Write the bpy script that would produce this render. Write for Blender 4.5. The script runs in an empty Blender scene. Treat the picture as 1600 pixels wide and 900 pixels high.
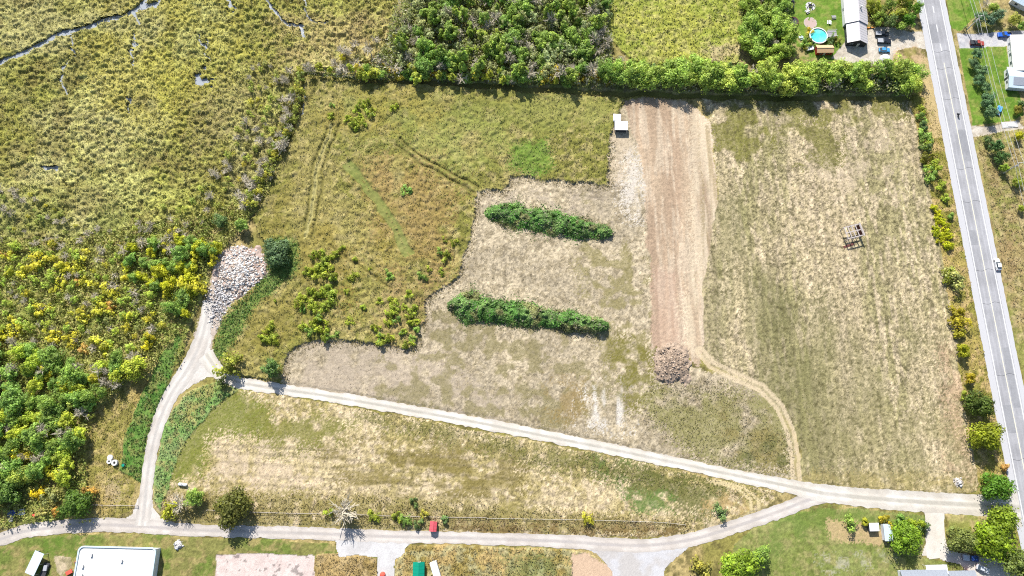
import bpy, bmesh, math, random
import numpy as np
from mathutils import Vector, Matrix

sc = bpy.context.scene
R = math.radians
random.seed(7)
rng = np.random.default_rng(11)

# ------------------------------------------------------------------ camera
CAM_H, PITCH, FPX = 250.0, R(75.1), 1067.0
cam_d = bpy.data.cameras.new('camera'); cam = bpy.data.objects.new('camera', cam_d)
sc.collection.objects.link(cam); sc.camera = cam
cam.location = (0, 0, CAM_H); cam.rotation_euler = (math.pi/2 - PITCH, 0, 0)
cam_d.sensor_width = 36.0; cam_d.lens = 36.0*FPX/1600.0
cam_d.clip_start = 1.0; cam_d.clip_end = 20000.0

# ------------------------------------------------------------------ sky, sun, exposure
SUN_EL, SUN_AZ = R(42), R(17)            # shadows fall down the picture and a little to the right
w = bpy.data.worlds.new('World'); sc.world = w; w.use_nodes = True
nt = w.node_tree; bg = nt.nodes['Background']
sky = nt.nodes.new('ShaderNodeTexSky'); sky.sky_type = 'NISHITA'; sky.sun_disc = False
sky.sun_elevation = SUN_EL; sky.sun_rotation = -SUN_AZ
nt.links.new(sky.outputs[0], bg.inputs[0]); bg.inputs[1].default_value = 0.105
sd = bpy.data.lights.new('sun', 'SUN'); sd.energy = 5.0; sd.angle = R(0.5); sd.color = (1.0, 0.965, 0.915)
sun = bpy.data.objects.new('sun', sd); sc.collection.objects.link(sun)
sun.rotation_euler = Vector((math.cos(SUN_EL)*math.sin(SUN_AZ), -math.cos(SUN_EL)*math.cos(SUN_AZ), -math.sin(SUN_EL))).to_track_quat('-Z', 'Y').to_euler()
sc.view_settings.view_transform = 'Standard'; sc.view_settings.look = 'None'
sc.view_settings.exposure = 0.85; sc.view_settings.gamma = 1.0
sc.cycles.use_denoising = False
sc.cycles.max_bounces = 5; sc.cycles.diffuse_bounces = 3; sc.cycles.transparent_max_bounces = 4
sc.cycles.filter_width = 1.1

# ------------------------------------------------------------------ survey: plan point of a spot in the aerial view
SP, CP = math.sin(PITCH), math.cos(PITCH)
def G(x, y, z=0.0):
    u, v = (x-800.0)/FPX, (y-450.0)/FPX
    t = (CAM_H - z)/(SP + v*CP)
    return (t*u, t*(CP - v*SP))
def GP(pts): return np.array([G(*p) for p in pts])

# ------------------------------------------------------------------ helpers
def lin(c):
    c = np.asarray(c, float)/255.0
    return np.where(c <= 0.04045, c/12.92, ((c+0.055)/1.055)**2.4)
KEXP = 1.75
def C(r, g, b): return lin((r, g, b))/KEXP
def link(o): sc.collection.objects.link(o); return o
def tag(o, label=None, cat=None, group=None, kind=None):
    if label: o['label'] = label
    if cat: o['category'] = cat
    if group: o['group'] = group
    if kind: o['kind'] = kind
    return o
def empty(name, loc, rz=0.0, label=None, cat=None, group=None, scale=1.0):
    o = bpy.data.objects.new(name, None); link(o); o.location = loc; o.rotation_euler = (0, 0, rz)
    o.scale = (scale,)*3; o.empty_display_size = 0.5
    return tag(o, label, cat, group)
def mesh_np(name, V, F, col=None, smooth=False):
    V = np.ascontiguousarray(V, dtype=np.float32); F = np.ascontiguousarray(F, dtype=np.int32)
    k = F.shape[1]; m = bpy.data.meshes.new(name)
    m.vertices.add(len(V)); m.vertices.foreach_set('co', V.ravel())
    m.loops.add(F.size); m.loops.foreach_set('vertex_index', F.ravel())
    m.polygons.add(len(F)); m.polygons.foreach_set('loop_start', np.arange(0, F.size, k, dtype=np.int32))
    if smooth: m.polygons.foreach_set('use_smooth', np.ones(len(F), dtype=bool))
    if col is not None:
        a = m.color_attributes.new('Col', 'FLOAT_COLOR', 'POINT')
        rgba = np.ones((len(V), 4), np.float32); rgba[:, :3] = col
        a.data.foreach_set('color', rgba.ravel())
    m.update(calc_edges=True); m.validate()
    return m
def quads_mesh(name, Q, col):
    n = len(Q); return mesh_np(name, Q.reshape(-1, 3), np.arange(4*n).reshape(n, 4), np.repeat(col, 4, axis=0))
def obj(name, mesh, mat=None, parent=None):
    o = bpy.data.objects.new(name, mesh); link(o)
    if mat and not mesh.materials: mesh.materials.append(mat)
    if parent: o.parent = parent
    return o

class MB:
    """collects boxes, bars, tubes and prisms into one mesh"""
    def __init__(s): s.v = []; s.f = []
    def add(s, v, f):
        b = len(s.v); s.v += [tuple(p) for p in v]; s.f += [tuple(i+b for i in q) for q in f]; return s
    def box(s, c, d, rz=0.0):
        x, y, z = d[0]/2, d[1]/2, d[2]/2; ca, sa = math.cos(rz), math.sin(rz)
        v = [(c[0]+px*ca-py*sa, c[1]+px*sa+py*ca, c[2]+pz) for pz in (-z, z) for px, py in ((-x, -y), (x, -y), (x, y), (-x, y))]
        return s.add(v, [(3, 2, 1, 0), (4, 5, 6, 7), (0, 1, 5, 4), (1, 2, 6, 5), (2, 3, 7, 6), (3, 0, 4, 7)])
    def bar(s, a, b, r0, r1=None, n=6):
        a, b = Vector(a), Vector(b); r1 = r0 if r1 is None else r1
        d = (b-a).normalized(); u = d.orthogonal().normalized(); w_ = d.cross(u)
        v = [a+(u*math.cos(t)+w_*math.sin(t))*r0 for t in (2*math.pi*i/n for i in range(n))]
        v += [b+(u*math.cos(t)+w_*math.sin(t))*r1 for t in (2*math.pi*i/n for i in range(n))]
        f = [(i, (i+1) % n, n+(i+1) % n, n+i) for i in range(n)]
        return s.add(v, f+[tuple(range(n-1, -1, -1)), tuple(range(n, 2*n))])
    def prism(s, prof, x0, x1, axis='x'):
        """profile of (a, z) pairs swept along x (a = y) or y (a = x)"""
        n = len(prof)
        if axis == 'x': v = [(x0, a, z) for a, z in prof]+[(x1, a, z) for a, z in prof]
        else: v = [(a, x0, z) for a, z in prof]+[(a, x1, z) for a, z in prof]
        f = [(i, (i+1) % n, n+(i+1) % n, n+i) for i in range(n)]
        return s.add(v, f+[tuple(range(n-1, -1, -1)), tuple(range(n, 2*n))])
    def lathe(s, prof, c=(0, 0, 0), n=24, cap=True):
        v = []; f = []; m = len(prof)
        for r, z in prof:
            v += [(c[0]+r*math.cos(2*math.pi*i/n), c[1]+r*math.sin(2*math.pi*i/n), c[2]+z) for i in range(n)]
        for j in range(m-1):
            f += [(j*n+i, j*n+(i+1) % n, (j+1)*n+(i+1) % n, (j+1)*n+i) for i in range(n)]
        if cap: f += [tuple(range(n-1, -1, -1)), tuple(range((m-1)*n, m*n))]
        return s.add(v, f)
    def build(s, name, mat, parent=None, smooth=False, bevel=0.0):
        m = bpy.data.meshes.new(name); m.from_pydata(s.v, [], s.f)
        bm = bmesh.new(); bm.from_mesh(m); bmesh.ops.recalc_face_normals(bm, faces=bm.faces)
        if bevel: bmesh.ops.bevel(bm, geom=list(bm.edges), offset=bevel, segments=1, affect='EDGES', clamp_overlap=True)
        bm.to_mesh(m); bm.free()
        if smooth:
            for p in m.polygons: p.use_smooth = True
        m.materials.append(mat)
        o = bpy.data.objects.new(name, m); link(o)
        if parent: o.parent = parent
        return o

# ------------------------------------------------------------------ materials
def mat(name, col, rough=0.7, metal=0.0, noise=0.0, nscale=2.0, bump=0.0, spec=0.3, coat=0.0, attr=False, second=None):
    m = bpy.data.materials.new(name); m.use_nodes = True; t = m.node_tree; b = t.nodes['Principled BSDF']
    b.inputs['Roughness'].default_value = rough; b.inputs['Metallic'].default_value = metal
    b.inputs['Specular IOR Level'].default_value = spec; b.inputs['Coat Weight'].default_value = coat
    src = None
    if attr:
        a = t.nodes.new('ShaderNodeAttribute'); a.attribute_name = 'Col'; src = a.outputs['Color']
    else:
        b.inputs['Base Color'].default_value = (*col, 1)
    if noise or bump or second is not None:
        tc = t.nodes.new('ShaderNodeTexCoord'); nz = t.nodes.new('ShaderNodeTexNoise')
        nz.inputs['Scale'].default_value = nscale; nz.inputs['Detail'].default_value = 5; nz.inputs['Roughness'].default_value = 0.65
        t.links.new(tc.outputs['Object'], nz.inputs['Vector'])
        if second is not None:
            rp = t.nodes.new('ShaderNodeValToRGB'); rp.color_ramp.elements[0].position = 0.42; rp.color_ramp.elements[1].position = 0.62
            rp.color_ramp.elements[0].color = (*col, 1); rp.color_ramp.elements[1].color = (*second, 1)
            t.links.new(nz.outputs['Fac'], rp.inputs['Fac']); src = rp.outputs['Color']
        if noise:
            n2 = t.nodes.new('ShaderNodeTexNoise'); n2.inputs['Scale'].default_value = nscale*3.1; n2.inputs['Detail'].default_value = 4
            t.links.new(tc.outputs['Object'], n2.inputs['Vector'])
            mr = t.nodes.new('ShaderNodeMapRange'); mr.inputs['From Min'].default_value = 0.28; mr.inputs['From Max'].default_value = 0.72
            mr.inputs['To Min'].default_value = 1-noise; mr.inputs['To Max'].default_value = 1+noise
            t.links.new(n2.outputs['Fac'], mr.inputs['Value'])
            mx = t.nodes.new('ShaderNodeVectorMath'); mx.operation = 'SCALE'
            if src: t.links.new(src, mx.inputs[0])
            else: mx.inputs[0].default_value = col
            t.links.new(mr.outputs[0], mx.inputs['Scale']); src = mx.outputs[0]
        if bump:
            bp = t.nodes.new('ShaderNodeBump'); bp.inputs['Strength'].default_value = bump; bp.inputs['Distance'].default_value = 0.15
            t.links.new(nz.outputs['Fac'], bp.inputs['Height']); t.links.new(bp.outputs[0], b.inputs['Normal'])
    if src: t.links.new(src, b.inputs['Base Color'])
    return m
def leaf_mat(name, trans=0.3):
    m = bpy.data.materials.new(name); m.use_nodes = True; t = m.node_tree; b = t.nodes['Principled BSDF']
    a = t.nodes.new('ShaderNodeAttribute'); a.attribute_name = 'Col'
    oi = t.nodes.new('ShaderNodeObjectInfo')
    mx = t.nodes.new('ShaderNodeVectorMath'); mx.operation = 'MULTIPLY'
    t.links.new(a.outputs['Color'], mx.inputs[0]); t.links.new(oi.outputs['Color'], mx.inputs[1])
    t.links.new(mx.outputs[0], b.inputs['Base Color']); b.inputs['Roughness'].default_value = 0.55; b.inputs['Specular IOR Level'].default_value = 0.25
    tr = t.nodes.new('ShaderNodeBsdfTranslucent'); t.links.new(mx.outputs[0], tr.inputs['Color'])
    ms = t.nodes.new('ShaderNodeMixShader'); ms.inputs[0].default_value = trans
    t.links.new(b.outputs[0], ms.inputs[1]); t.links.new(tr.outputs[0], ms.inputs[2])
    t.links.new(ms.outputs[0], t.nodes['Material Output'].inputs['Surface'])
    return m
M = {}
M['soil'] = mat('soil_and_grass', (1, 1, 1), 0.95, attr=True, noise=0.22, nscale=1.1, bump=0.5, spec=0.1)
M['leaf'] = leaf_mat('leaf', 0.4); M['grass'] = leaf_mat('grass_blade', 0.35)
M['bark'] = mat('bark', C(120, 105, 90), 0.9, noise=0.3, nscale=4)
M['dead'] = mat('dead_wood', C(228, 216, 190), 0.85, noise=0.2, nscale=3)
M['asphalt'] = mat('asphalt', C(180, 180, 182), 0.85, noise=0.08, nscale=0.5, spec=0.2, attr=True)
M['shoulder'] = mat('shoulder_gravel', C(212, 211, 212), 0.95, noise=0.10, nscale=2.0, spec=0.1)
M['paint'] = mat('road_paint', C(243, 242, 238), 0.7, noise=0.08, nscale=3)
M['paint_y'] = mat('yellow_paint', C(243, 236, 212), 0.7, noise=0.08, nscale=3)
M['gravel'] = mat('pale_gravel', C(218, 212, 206), 0.95, noise=0.14, nscale=1.2, spec=0.1, attr=True)
M['white'] = mat('white_metal', (0.62, 0.62, 0.62), 0.5, noise=0.04, nscale=0.6)
M['whiteroof'] = mat('white_membrane', (0.62, 0.605, 0.555), 0.7, noise=0.04, nscale=0.25)
M['lightroof'] = mat('pale_metal_roof', (0.43, 0.405, 0.405), 0.45, noise=0.06, nscale=0.5)
M['blueroof'] = mat('pale_blue_metal_roof', (0.42, 0.50, 0.55), 0.45, noise=0.08, nscale=0.7)
M['greyroof'] = mat('grey_shingles', (0.22, 0.24, 0.27), 0.85, noise=0.18, nscale=1.5)
M['sid_w'] = mat('white_siding', (0.58, 0.58, 0.58), 0.6, noise=0.05)
M['sid_d'] = mat('dark_siding', (0.035, 0.037, 0.042), 0.7, noise=0.15)
M['concrete'] = mat('concrete', (0.48, 0.47, 0.455), 0.9, noise=0.14, nscale=0.8)
M['glass'] = mat('window_glass', (0.03, 0.045, 0.06), 0.08, spec=0.6)
M['tyre'] = mat('rubber', (0.012, 0.012, 0.013), 0.85)
M['rim'] = mat('wheel_metal', (0.4, 0.4, 0.42), 0.35, 0.9)
M['black'] = mat('black_paint', (0.012, 0.013, 0.016), 0.3, coat=0.6)
M['blue'] = mat('light_blue_paint', (0.05, 0.24, 0.45), 0.3, coat=0.6)
M['dblue'] = mat('dark_blue_paint', (0.015, 0.04, 0.16), 0.3, coat=0.6)
M['vblue'] = mat('bright_blue_paint', (0.015, 0.09, 0.42), 0.3, coat=0.6)
M['redpaint'] = mat('dull_red_paint', (0.28, 0.045, 0.03), 0.45, noise=0.15, coat=0.3)
M['carwhite'] = mat('white_car_paint', (0.6, 0.6, 0.6), 0.3, coat=0.6)
M['silver'] = mat('silver_paint', (0.42, 0.44, 0.46), 0.3, coat=0.6)
M['lamp'] = mat('lamp_glass', (0.6, 0.6, 0.58), 0.1)
M['redlamp'] = mat('red_lamp_glass', (0.3, 0.01, 0.01), 0.2)
M['redroof'] = mat('red_metal_roof', (0.47, 0.075, 0.09), 0.5, noise=0.06)
M['redwall'] = mat('red_board', (0.27, 0.035, 0.02), 0.7, noise=0.15)
M['tanroof'] = mat('tan_roof', (0.47, 0.31, 0.17), 0.7, noise=0.08)
M['green'] = mat('green_metal', (0.0, 0.20, 0.125), 0.5, noise=0.07)
M['wood'] = mat('weathered_timber', (0.34, 0.30, 0.275), 0.85, noise=0.15, nscale=4)
M['redbrown'] = mat('red_brown_ply', (0.10, 0.035, 0.028), 0.85, noise=0.25)
M['pole'] = mat('pole_wood', (0.44, 0.41, 0.36), 0.85, noise=0.2, nscale=3)
M['wire'] = mat('wire_metal', (0.42, 0.42, 0.40), 0.5)
M['poolwall'] = mat('pool_wall', (0.55, 0.6, 0.6), 0.4)
M['poolwater'] = mat('pool_water', (0.06, 0.44, 0.42), 0.05, spec=0.5, second=(0.16, 0.50, 0.45), nscale=0.25, bump=0.1)
M['deck'] = mat('grey_deck', (0.25, 0.24, 0.25), 0.8, noise=0.2, nscale=3)
M['orange'] = mat('orange_plastic', (0.5, 0.22, 0.05), 0.5)
M['redtarp'] = mat('red_tarpaulin', (0.5, 0.08, 0.05), 0.6, noise=0.12)
M['cloth'] = mat('dark_clothing', (0.02, 0.02, 0.024), 0.9)
M['stone'] = mat('pale_stone', (0.42, 0.41, 0.40), 0.9, noise=0.2, nscale=1.5)
M['patio'] = mat('pinkish_paving', (0.36, 0.27, 0.235), 0.9, noise=0.15, nscale=2)
M['plastic'] = mat('grey_plastic', (0.30, 0.31, 0.33), 0.5)
def water_mat():
    m = mat('marsh_water', (0.25, 0.27, 0.29), 0.15, bump=0.12, nscale=2.0, spec=0.6, noise=0.15); return m
M['water'] = water_mat()

# ------------------------------------------------------------------ noise
def _h(ix, iy, seed):
    h = (ix.astype(np.int64)*374761393 + iy.astype(np.int64)*668265263 + seed*982451653) & 0xFFFFFFFF
    h = ((h ^ (h >> 13))*1274126177) & 0xFFFFFFFF
    return ((h ^ (h >> 16)) & 0xFFFF).astype(np.float32)/65535.0
def vnoise(x, y, seed):
    xi = np.floor(x); yi = np.floor(y); fx = (x-xi).astype(np.float32); fy = (y-yi).astype(np.float32)
    fx = fx*fx*(3-2*fx); fy = fy*fy*(3-2*fy)
    a = _h(xi, yi, seed); b = _h(xi+1, yi, seed); c = _h(xi, yi+1, seed); d = _h(xi+1, yi+1, seed)
    return (a+(b-a)*fx)*(1-fy) + (c+(d-c)*fx)*fy
def fbm(x, y, size, seed, octv=3, ax=1.0, ay=1.0, ang=0.0):
    if ang: x, y = x*math.cos(ang)+y*math.sin(ang), -x*math.sin(ang)+y*math.cos(ang)
    s = 0; amp = 1.0; tot = 0; f = 1.0/size
    for o in range(octv):
        s = s + amp*vnoise(x*f*ax+17.3*o, y*f*ay-9.1*o, seed+o*31); tot += amp; amp *= 0.55; f *= 2.1
    return s/tot
def sstep(a, b, x):
    t = np.clip((x-a)/(b-a), 0, 1); return t*t*(3-2*t)
def inpoly(x, y, P):
    r = np.zeros(x.shape, bool); n = len(P)
    for i in range(n):
        x1, y1 = P[i]; x2, y2 = P[(i+1) % n]
        if y1 == y2: continue
        c = (y1 > y) != (y2 > y)
        r ^= c & (x < (x2-x1)*(y-y1)/(y2-y1)+x1)
    return r
def dline(x, y, L):
    """distance to a polyline and how far along it"""
    d = np.full(x.shape, 1e9, np.float32)
    for i in range(len(L)-1):
        a = L[i]; b = L[i+1]; ab = b-a; q = ab@ab
        t = np.clip(((x-a[0])*ab[0]+(y-a[1])*ab[1])/q, 0, 1)
        d = np.minimum(d, np.hypot(x-a[0]-t*ab[0], y-a[1]-t*ab[1]))
    return d

# ------------------------------------------------------------------ the land as one surveyed grid
STEP = 0.38
gx = np.arange(-262, 262, STEP); gy = np.arange(-58, 214, STEP)
X, Y = np.meshgrid(gx, gy); ny, nx = X.shape
_t = SP*CAM_H + CP*Y                       # depth along the axis, used only to trim the grid to what the drone could see
_den = CAM_H*SP + Y*CP
PXv = 800 + FPX*X/_den; PYv = 450 - FPX*(Y*SP - CAM_H*CP)/_den
VIS = (PXv > -90) & (PXv < 1690) & (PYv > -70) & (PYv < 985)
COL = np.zeros((ny, nx, 3), np.float32); Z = np.zeros((ny, nx), np.float32); REG = np.zeros((ny, nx), np.int16)
WX = X + (fbm(X, Y, 6, 901, 2)-0.5)*2.4; WY = Y + (fbm(X, Y, 6, 907, 2)-0.5)*2.4       # gently ragged borders
RND = rng.random((ny, nx)).astype(np.float32); RND2 = rng.random((ny, nx)).astype(np.float32)
JX = (RND-0.5)*2; JY = (RND2-0.5)*2
REGN = ['rough_ground', 'marsh', 'meadow', 'stubble_field', 'dirt_strip', 'hayfield', 'lower_field', 'verge', 'lawn', 'woodland_floor', 'water', 'yard']

def maskof(pts, jit=0.0, warp=1.0):
    P = GP(pts) if not isinstance(pts, np.ndarray) else pts
    x = X+(WX-X)*warp+JX*jit; y = Y+(WY-Y)*warp+JY*jit
    m = (X > P[:, 0].min()-4) & (X < P[:, 0].max()+4) & (Y > P[:, 1].min()-4) & (Y < P[:, 1].max()+4) & VIS
    r = np.zeros((ny, nx), bool); idx = np.nonzero(m)
    r[idx] = inpoly(x[idx], y[idx], P); return r
def mix(a, b, t): return a+(b-a)*t[..., None]
def colour(m, cols, sizes=(14, 3.0), seed=1, streak=None, ang=0.0, speck=0.35, thr=(0.35, 0.62)):
    """cols: main, second, third; large patches choose main/second, small ones add third; every spot differs a little"""
    x, y = X[m], Y[m]; ax, ay = (1, 1) if not streak else streak
    n1 = sstep(thr[0], thr[1], fbm(x, y, sizes[0], seed, 3, ax, ay, ang))
    n2 = sstep(0.45, 0.68, fbm(x, y, sizes[1], seed+7, 3, ax, ay, ang))
    c = mix(np.broadcast_to(cols[0], (len(x), 3)), np.broadcast_to(cols[1], (len(x), 3)), n1)
    c = mix(c, np.broadcast_to(cols[2], (len(x), 3)), n2*0.8)
    g = 1+speck*((RND[m]+fbm(x, y, 0.8, seed+3, 1))/2-0.5)*2
    COL[m] = c*g[:, None]
def region(name, pts, cols, height=None, jit=0.0, warp=1.0, **kw):
    m = maskof(pts, jit, warp); REG[m] = REGN.index(name); colour(m, cols, **kw)
    if height is not None: Z[m] = height(X[m], Y[m])
    return m
def tint(pts, col, amt=0.8, jit=1.5, size=3.0, seed=5, thr=(0.3, 0.6), only=None, streak=None, m=None, ang=0.0):
    if m is None: m = maskof(pts, jit)
    if only is not None: m = m & np.isin(REG, [REGN.index(o) for o in only])
    x, y = X[m], Y[m]; ax, ay = (1, 1) if not streak else streak
    t = amt*sstep(thr[0], thr[1], fbm(x, y, size, seed, 3, ax, ay, ang))*(0.65+0.35*RND2[m])
    COL[m] = mix(COL[m], np.broadcast_to(col, (len(x), 3)), t)

# default rough grass
ALL = VIS.copy(); colour(ALL, (C(186, 166, 112), C(150, 142, 78), C(112, 104, 62)), (12, 2.5), 3, speck=0.5)
Z[ALL] = 0.10*fbm(X[ALL], Y[ALL], 1.6, 50, 2)

h_marsh = lambda x, y: 0.10+0.95*sstep(0.28, 0.72, fbm(x, y, 1.35, 60, 2))*(0.55+0.9*fbm(x, y, 7, 59, 2))+0.2*fbm(x, y, 9, 61, 2)
h_meadow = lambda x, y: 0.40+0.55*sstep(0.25, 0.75, fbm(x, y, 1.6, 62, 2, 1, 1, 0.5))+0.2*fbm(x, y, 7, 63, 2)
h_short = lambda x, y: 0.10*fbm(x, y, 1.1, 64, 2)+0.13*vnoise(x/0.5, y/0.5, 641)
h_scrub = lambda x, y: 0.5*fbm(x, y, 1.6, 65, 2)

MARSH = [(-90, -70), (700, -70), (660, 40), (600, 90), (520, 108), (468, 112), (440, 180), (420, 250), (390, 300), (330, 350), (240, 375), (120, 400), (-90, 400)]
region('marsh', MARSH, (C(204, 201, 122), C(180, 179, 90), C(152, 144, 82)), h_marsh, sizes=(22, 2.2), seed=11, speck=0.55)
tint(MARSH, C(146, 142, 66), 0.55, 0, 34, 241, (0.42, 0.62), only=['marsh'])
tint(MARSH, C(204, 194, 138), 0.55, 0, 26, 242, (0.5, 0.66), only=['marsh'])
tint(MARSH, C(128, 112, 66), 0.5, 0, 13, 243, (0.54, 0.7), only=['marsh'])
tint([(-90, 300), (120, 310), (330, 330), (240, 375), (-90, 400)], C(150, 160, 80), 0.7, 8, 12, 244, (0.3, 0.6), only=['marsh'])
tint([(120, -20), (420, -20), (400, 120), (330, 190), (150, 200)], C(196, 186, 84), 0.6, 8, 9, 21)
tint([(420, 20), (640, 20), (600, 100), (470, 110), (430, 90)], C(206, 180, 130), 0.6, 6, 8, 22)
tint([(300, 250), (430, 200), (440, 110), (330, 120)], C(178, 162, 120), 0.5, 8, 8, 23)
THICK = [(-90, 372), (110, 372), (230, 350), (330, 335), (400, 285), (432, 225), (455, 150), (472, 118), (480, 128), (470, 190), (430, 300), (385, 350), (345, 392), (318, 455), (300, 505), (285, 560), (250, 600), (225, 660), (212, 730), (205, 800), (140, 815), (-90, 830)]
region('woodland_floor', THICK, (C(176, 174, 98), C(150, 154, 80), C(178, 158, 108)), h_scrub, sizes=(9, 2.0), seed=31, speck=0.6)
tint([(150, 620), (215, 600), (250, 620), (225, 680), (205, 790), (140, 800), (125, 700)], C(188, 164, 92), 0.8, 3, 6, 24)
OPEN = [(150, 640), (185, 612), (215, 590), (238, 600), (225, 660), (212, 730), (208, 800), (140, 812), (90, 818), (80, 790), (140, 770), (135, 700)]
region('rough_ground', OPEN, (C(178, 158, 92), C(150, 142, 74), C(192, 172, 112)), lambda x, y: 0.30*fbm(x, y, 1.5, 651, 2), sizes=(9, 2.0), seed=34, speck=0.5)
tint([(165, 745), (195, 750), (190, 785), (150, 780)], C(200, 178, 140), 0.8, 3, 4, 341)
WOOD = [(560, 118), (600, 85), (640, -70), (962, -70), (955, 60), (960, 128), (1180, 120), (1440, 112), (1440, 150), (1180, 148), (960, 140), (700, 131), (478, 124), (470, 112)]
region('woodland_floor', WOOD, (C(160, 158, 96), C(136, 140, 76), C(166, 150, 110)), h_scrub, sizes=(9, 2.0), seed=32, speck=0.6)
region('meadow', [(950, -70), (1165, -70), (1162, 60), (1150, 100), (1000, 104), (952, 60)], (C(180, 180, 82), C(160, 168, 72), C(190, 184, 108)), h_meadow, sizes=(14, 2.2), seed=33, speck=0.4)
tint([(1090, 75), (1160, 62), (1165, 105), (1090, 105)], C(206, 182, 146), 0.8, 2, 5, 25)

MEADOW = [(476, 124), (560, 127), (700, 134), (800, 142), (960, 152), (976, 156), (966, 170), (962, 188), (952, 212), (951, 290), (926, 287), (900, 284), (860, 281), (830, 279), (800, 275), (796, 290), (786, 298), (756, 296), (746, 300), (742, 330), (735, 370), (722, 405), (715, 432), (690, 452), (668, 470), (662, 500), (655, 515), (648, 545), (600, 540), (560, 533), (530, 530), (490, 532), (465, 540), (450, 552), (441, 575), (443, 598), (420, 596), (380, 588), (345, 574), (331, 562), (335, 545), (350, 505), (335, 480), (360, 455), (420, 430), (425, 400), (395, 345), (420, 300), (440, 240), (455, 200), (470, 150)]
mm = region('meadow', MEADOW, (C(164, 153, 90), C(140, 137, 68), C(182, 168, 110)), h_meadow, jit=0.5, sizes=(16, 2.4), seed=41, speck=0.5)
MD = ['meadow']
tint([(560, 250), (640, 230), (730, 300), (715, 420), (610, 440)], C(172, 142, 90), 0.75, 8, 9, 248, (0.25, 0.55), only=MD)
tint([(480, 130), (960, 150), (950, 220), (700, 230), (520, 220)], C(146, 152, 78), 0.7, 8, 9, 249, (0.3, 0.6), only=MD)
tint([(640, 180), (790, 180), (790, 280), (740, 290), (640, 230)], C(156, 164, 84), 0.7, 4, 8, 26, only=MD)
tint([(800, 225), (855, 220), (862, 265), (830, 277), (795, 262)], C(112, 146, 56), 0.95, 2.0, 3, 27, (0.1, 0.4), only=MD)
tint([(480, 330), (560, 300), (620, 390), (570, 440), (480, 420)], C(158, 140, 64), 0.7, 5, 8, 28, only=MD)
tint([(410, 330), (480, 250), (500, 500), (430, 560), (350, 560)], C(150, 138, 70), 0.8, 4, 6, 29, only=MD)
tint([(520, 420), (560, 400), (560, 470), (530, 510)], C(158, 122, 68), 0.6, 8, 5, 30, only=MD)
tint([(430, 370), (465, 380), (470, 420), (400, 480), (350, 560), (330, 560), (350, 500), (400, 455)], C(112, 142, 66), 0.95, 1.5, 3, 35, (0.1, 0.4), only=MD)
tint([(610, 440), (700, 420), (650, 540), (590, 520)], C(178, 140, 104), 0.5, 5, 5, 36, only=MD)
tint([(480, 130), (700, 140), (690, 200), (500, 215)], C(168, 152, 74), 0.6, 5, 6, 37, only=MD)
tint([(780, 140), (965, 155), (950, 200), (800, 190)], C(158, 158, 84), 0.6, 4, 5, 38, only=MD)

STUB = [(951, 290), (952, 212), (962, 188), (966, 170), (985, 155), (1010, 158), (1010, 240), (1020, 440), (1025, 560), (1090, 575), (1150, 590), (1190, 606), (1220, 640), (1238, 690), (1242, 748), (1150, 742), (1000, 712), (800, 670), (600, 632), (443, 604), (441, 575), (450, 552), (465, 540), (490, 532), (530, 530), (560, 533), (600, 540), (648, 545), (655, 515), (662, 500), (668, 470), (690, 452), (715, 432), (722, 405), (735, 370), (742, 330), (746, 300), (756, 296), (786, 298), (796, 290), (800, 275), (830, 279), (860, 281), (900, 284), (926, 287)]
region('stubble_field', STUB, (C(210, 192, 158), C(188, 172, 142), C(166, 150, 118)), h_short, jit=0.55, sizes=(13, 1.4), seed=51, speck=0.6)
SF = ['stubble_field']
tint([(440, 530), (640, 530), (800, 640), (760, 660), (440, 610)], C(196, 178, 156), 0.7, 5, 8, 52, only=SF)
tint([(640, 470), (950, 500), (1020, 560), (880, 680), (560, 625)], C(142, 132, 82), 0.8, 4, 4, 53, (0.46, 0.62), only=SF)
tint([(900, 300), (1015, 420), (1020, 560), (960, 600), (900, 420)], C(148, 138, 80), 0.8, 4, 4, 54, (0.46, 0.62), only=SF)
tint([(960, 520), (1020, 530), (1020, 600), (985, 650), (955, 590)], C(126, 120, 44), 0.95, 3, 4, 55, (0.34, 0.52), only=SF)
tint([(860, 590), (930, 600), (910, 660), (850, 650)], C(156, 132, 76), 0.8, 4, 4, 56, (0.4, 0.6), only=SF)
tint([(1010, 600), (1240, 620), (1240, 740), (1100, 725), (1000, 640)], C(146, 142, 78), 0.9, 4, 6, 57, (0.2, 0.5), only=SF)
tint([(1120, 640), (1190, 630), (1232, 690), (1232, 735), (1150, 725)], C(150, 132, 72), 0.6, 4, 4, 58, (0.35, 0.6), only=SF)
tint([(1150, 690), (1240, 680), (1240, 745), (1160, 735)], C(104, 108, 56), 0.8, 3, 4, 59, (0.4, 0.6), only=SF)
tint([(912, 620), (950, 596), (985, 605), (1000, 640), (985, 668), (930, 670), (905, 650)], C(238, 230, 218), 0.85, 4, 5, 66, (0.36, 0.62), only=SF, streak=(1.4, 0.5))
tint([(966, 215), (995, 235), (1008, 290), (1012, 345), (985, 340), (968, 300), (975, 260)], C(236, 226, 212), 0.8, 4, 3, 61, (0.3, 0.62), only=SF, streak=(1.5, 0.4))
tint([(945, 215), (970, 190), (990, 230), (970, 290), (950, 290)], C(226, 204, 172), 0.7, 2, 4, 62, only=SF)
tint([(750, 300), (960, 300), (950, 345), (750, 320)], C(186, 170, 150), 0.6, 4, 4, 63, only=SF)
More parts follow.
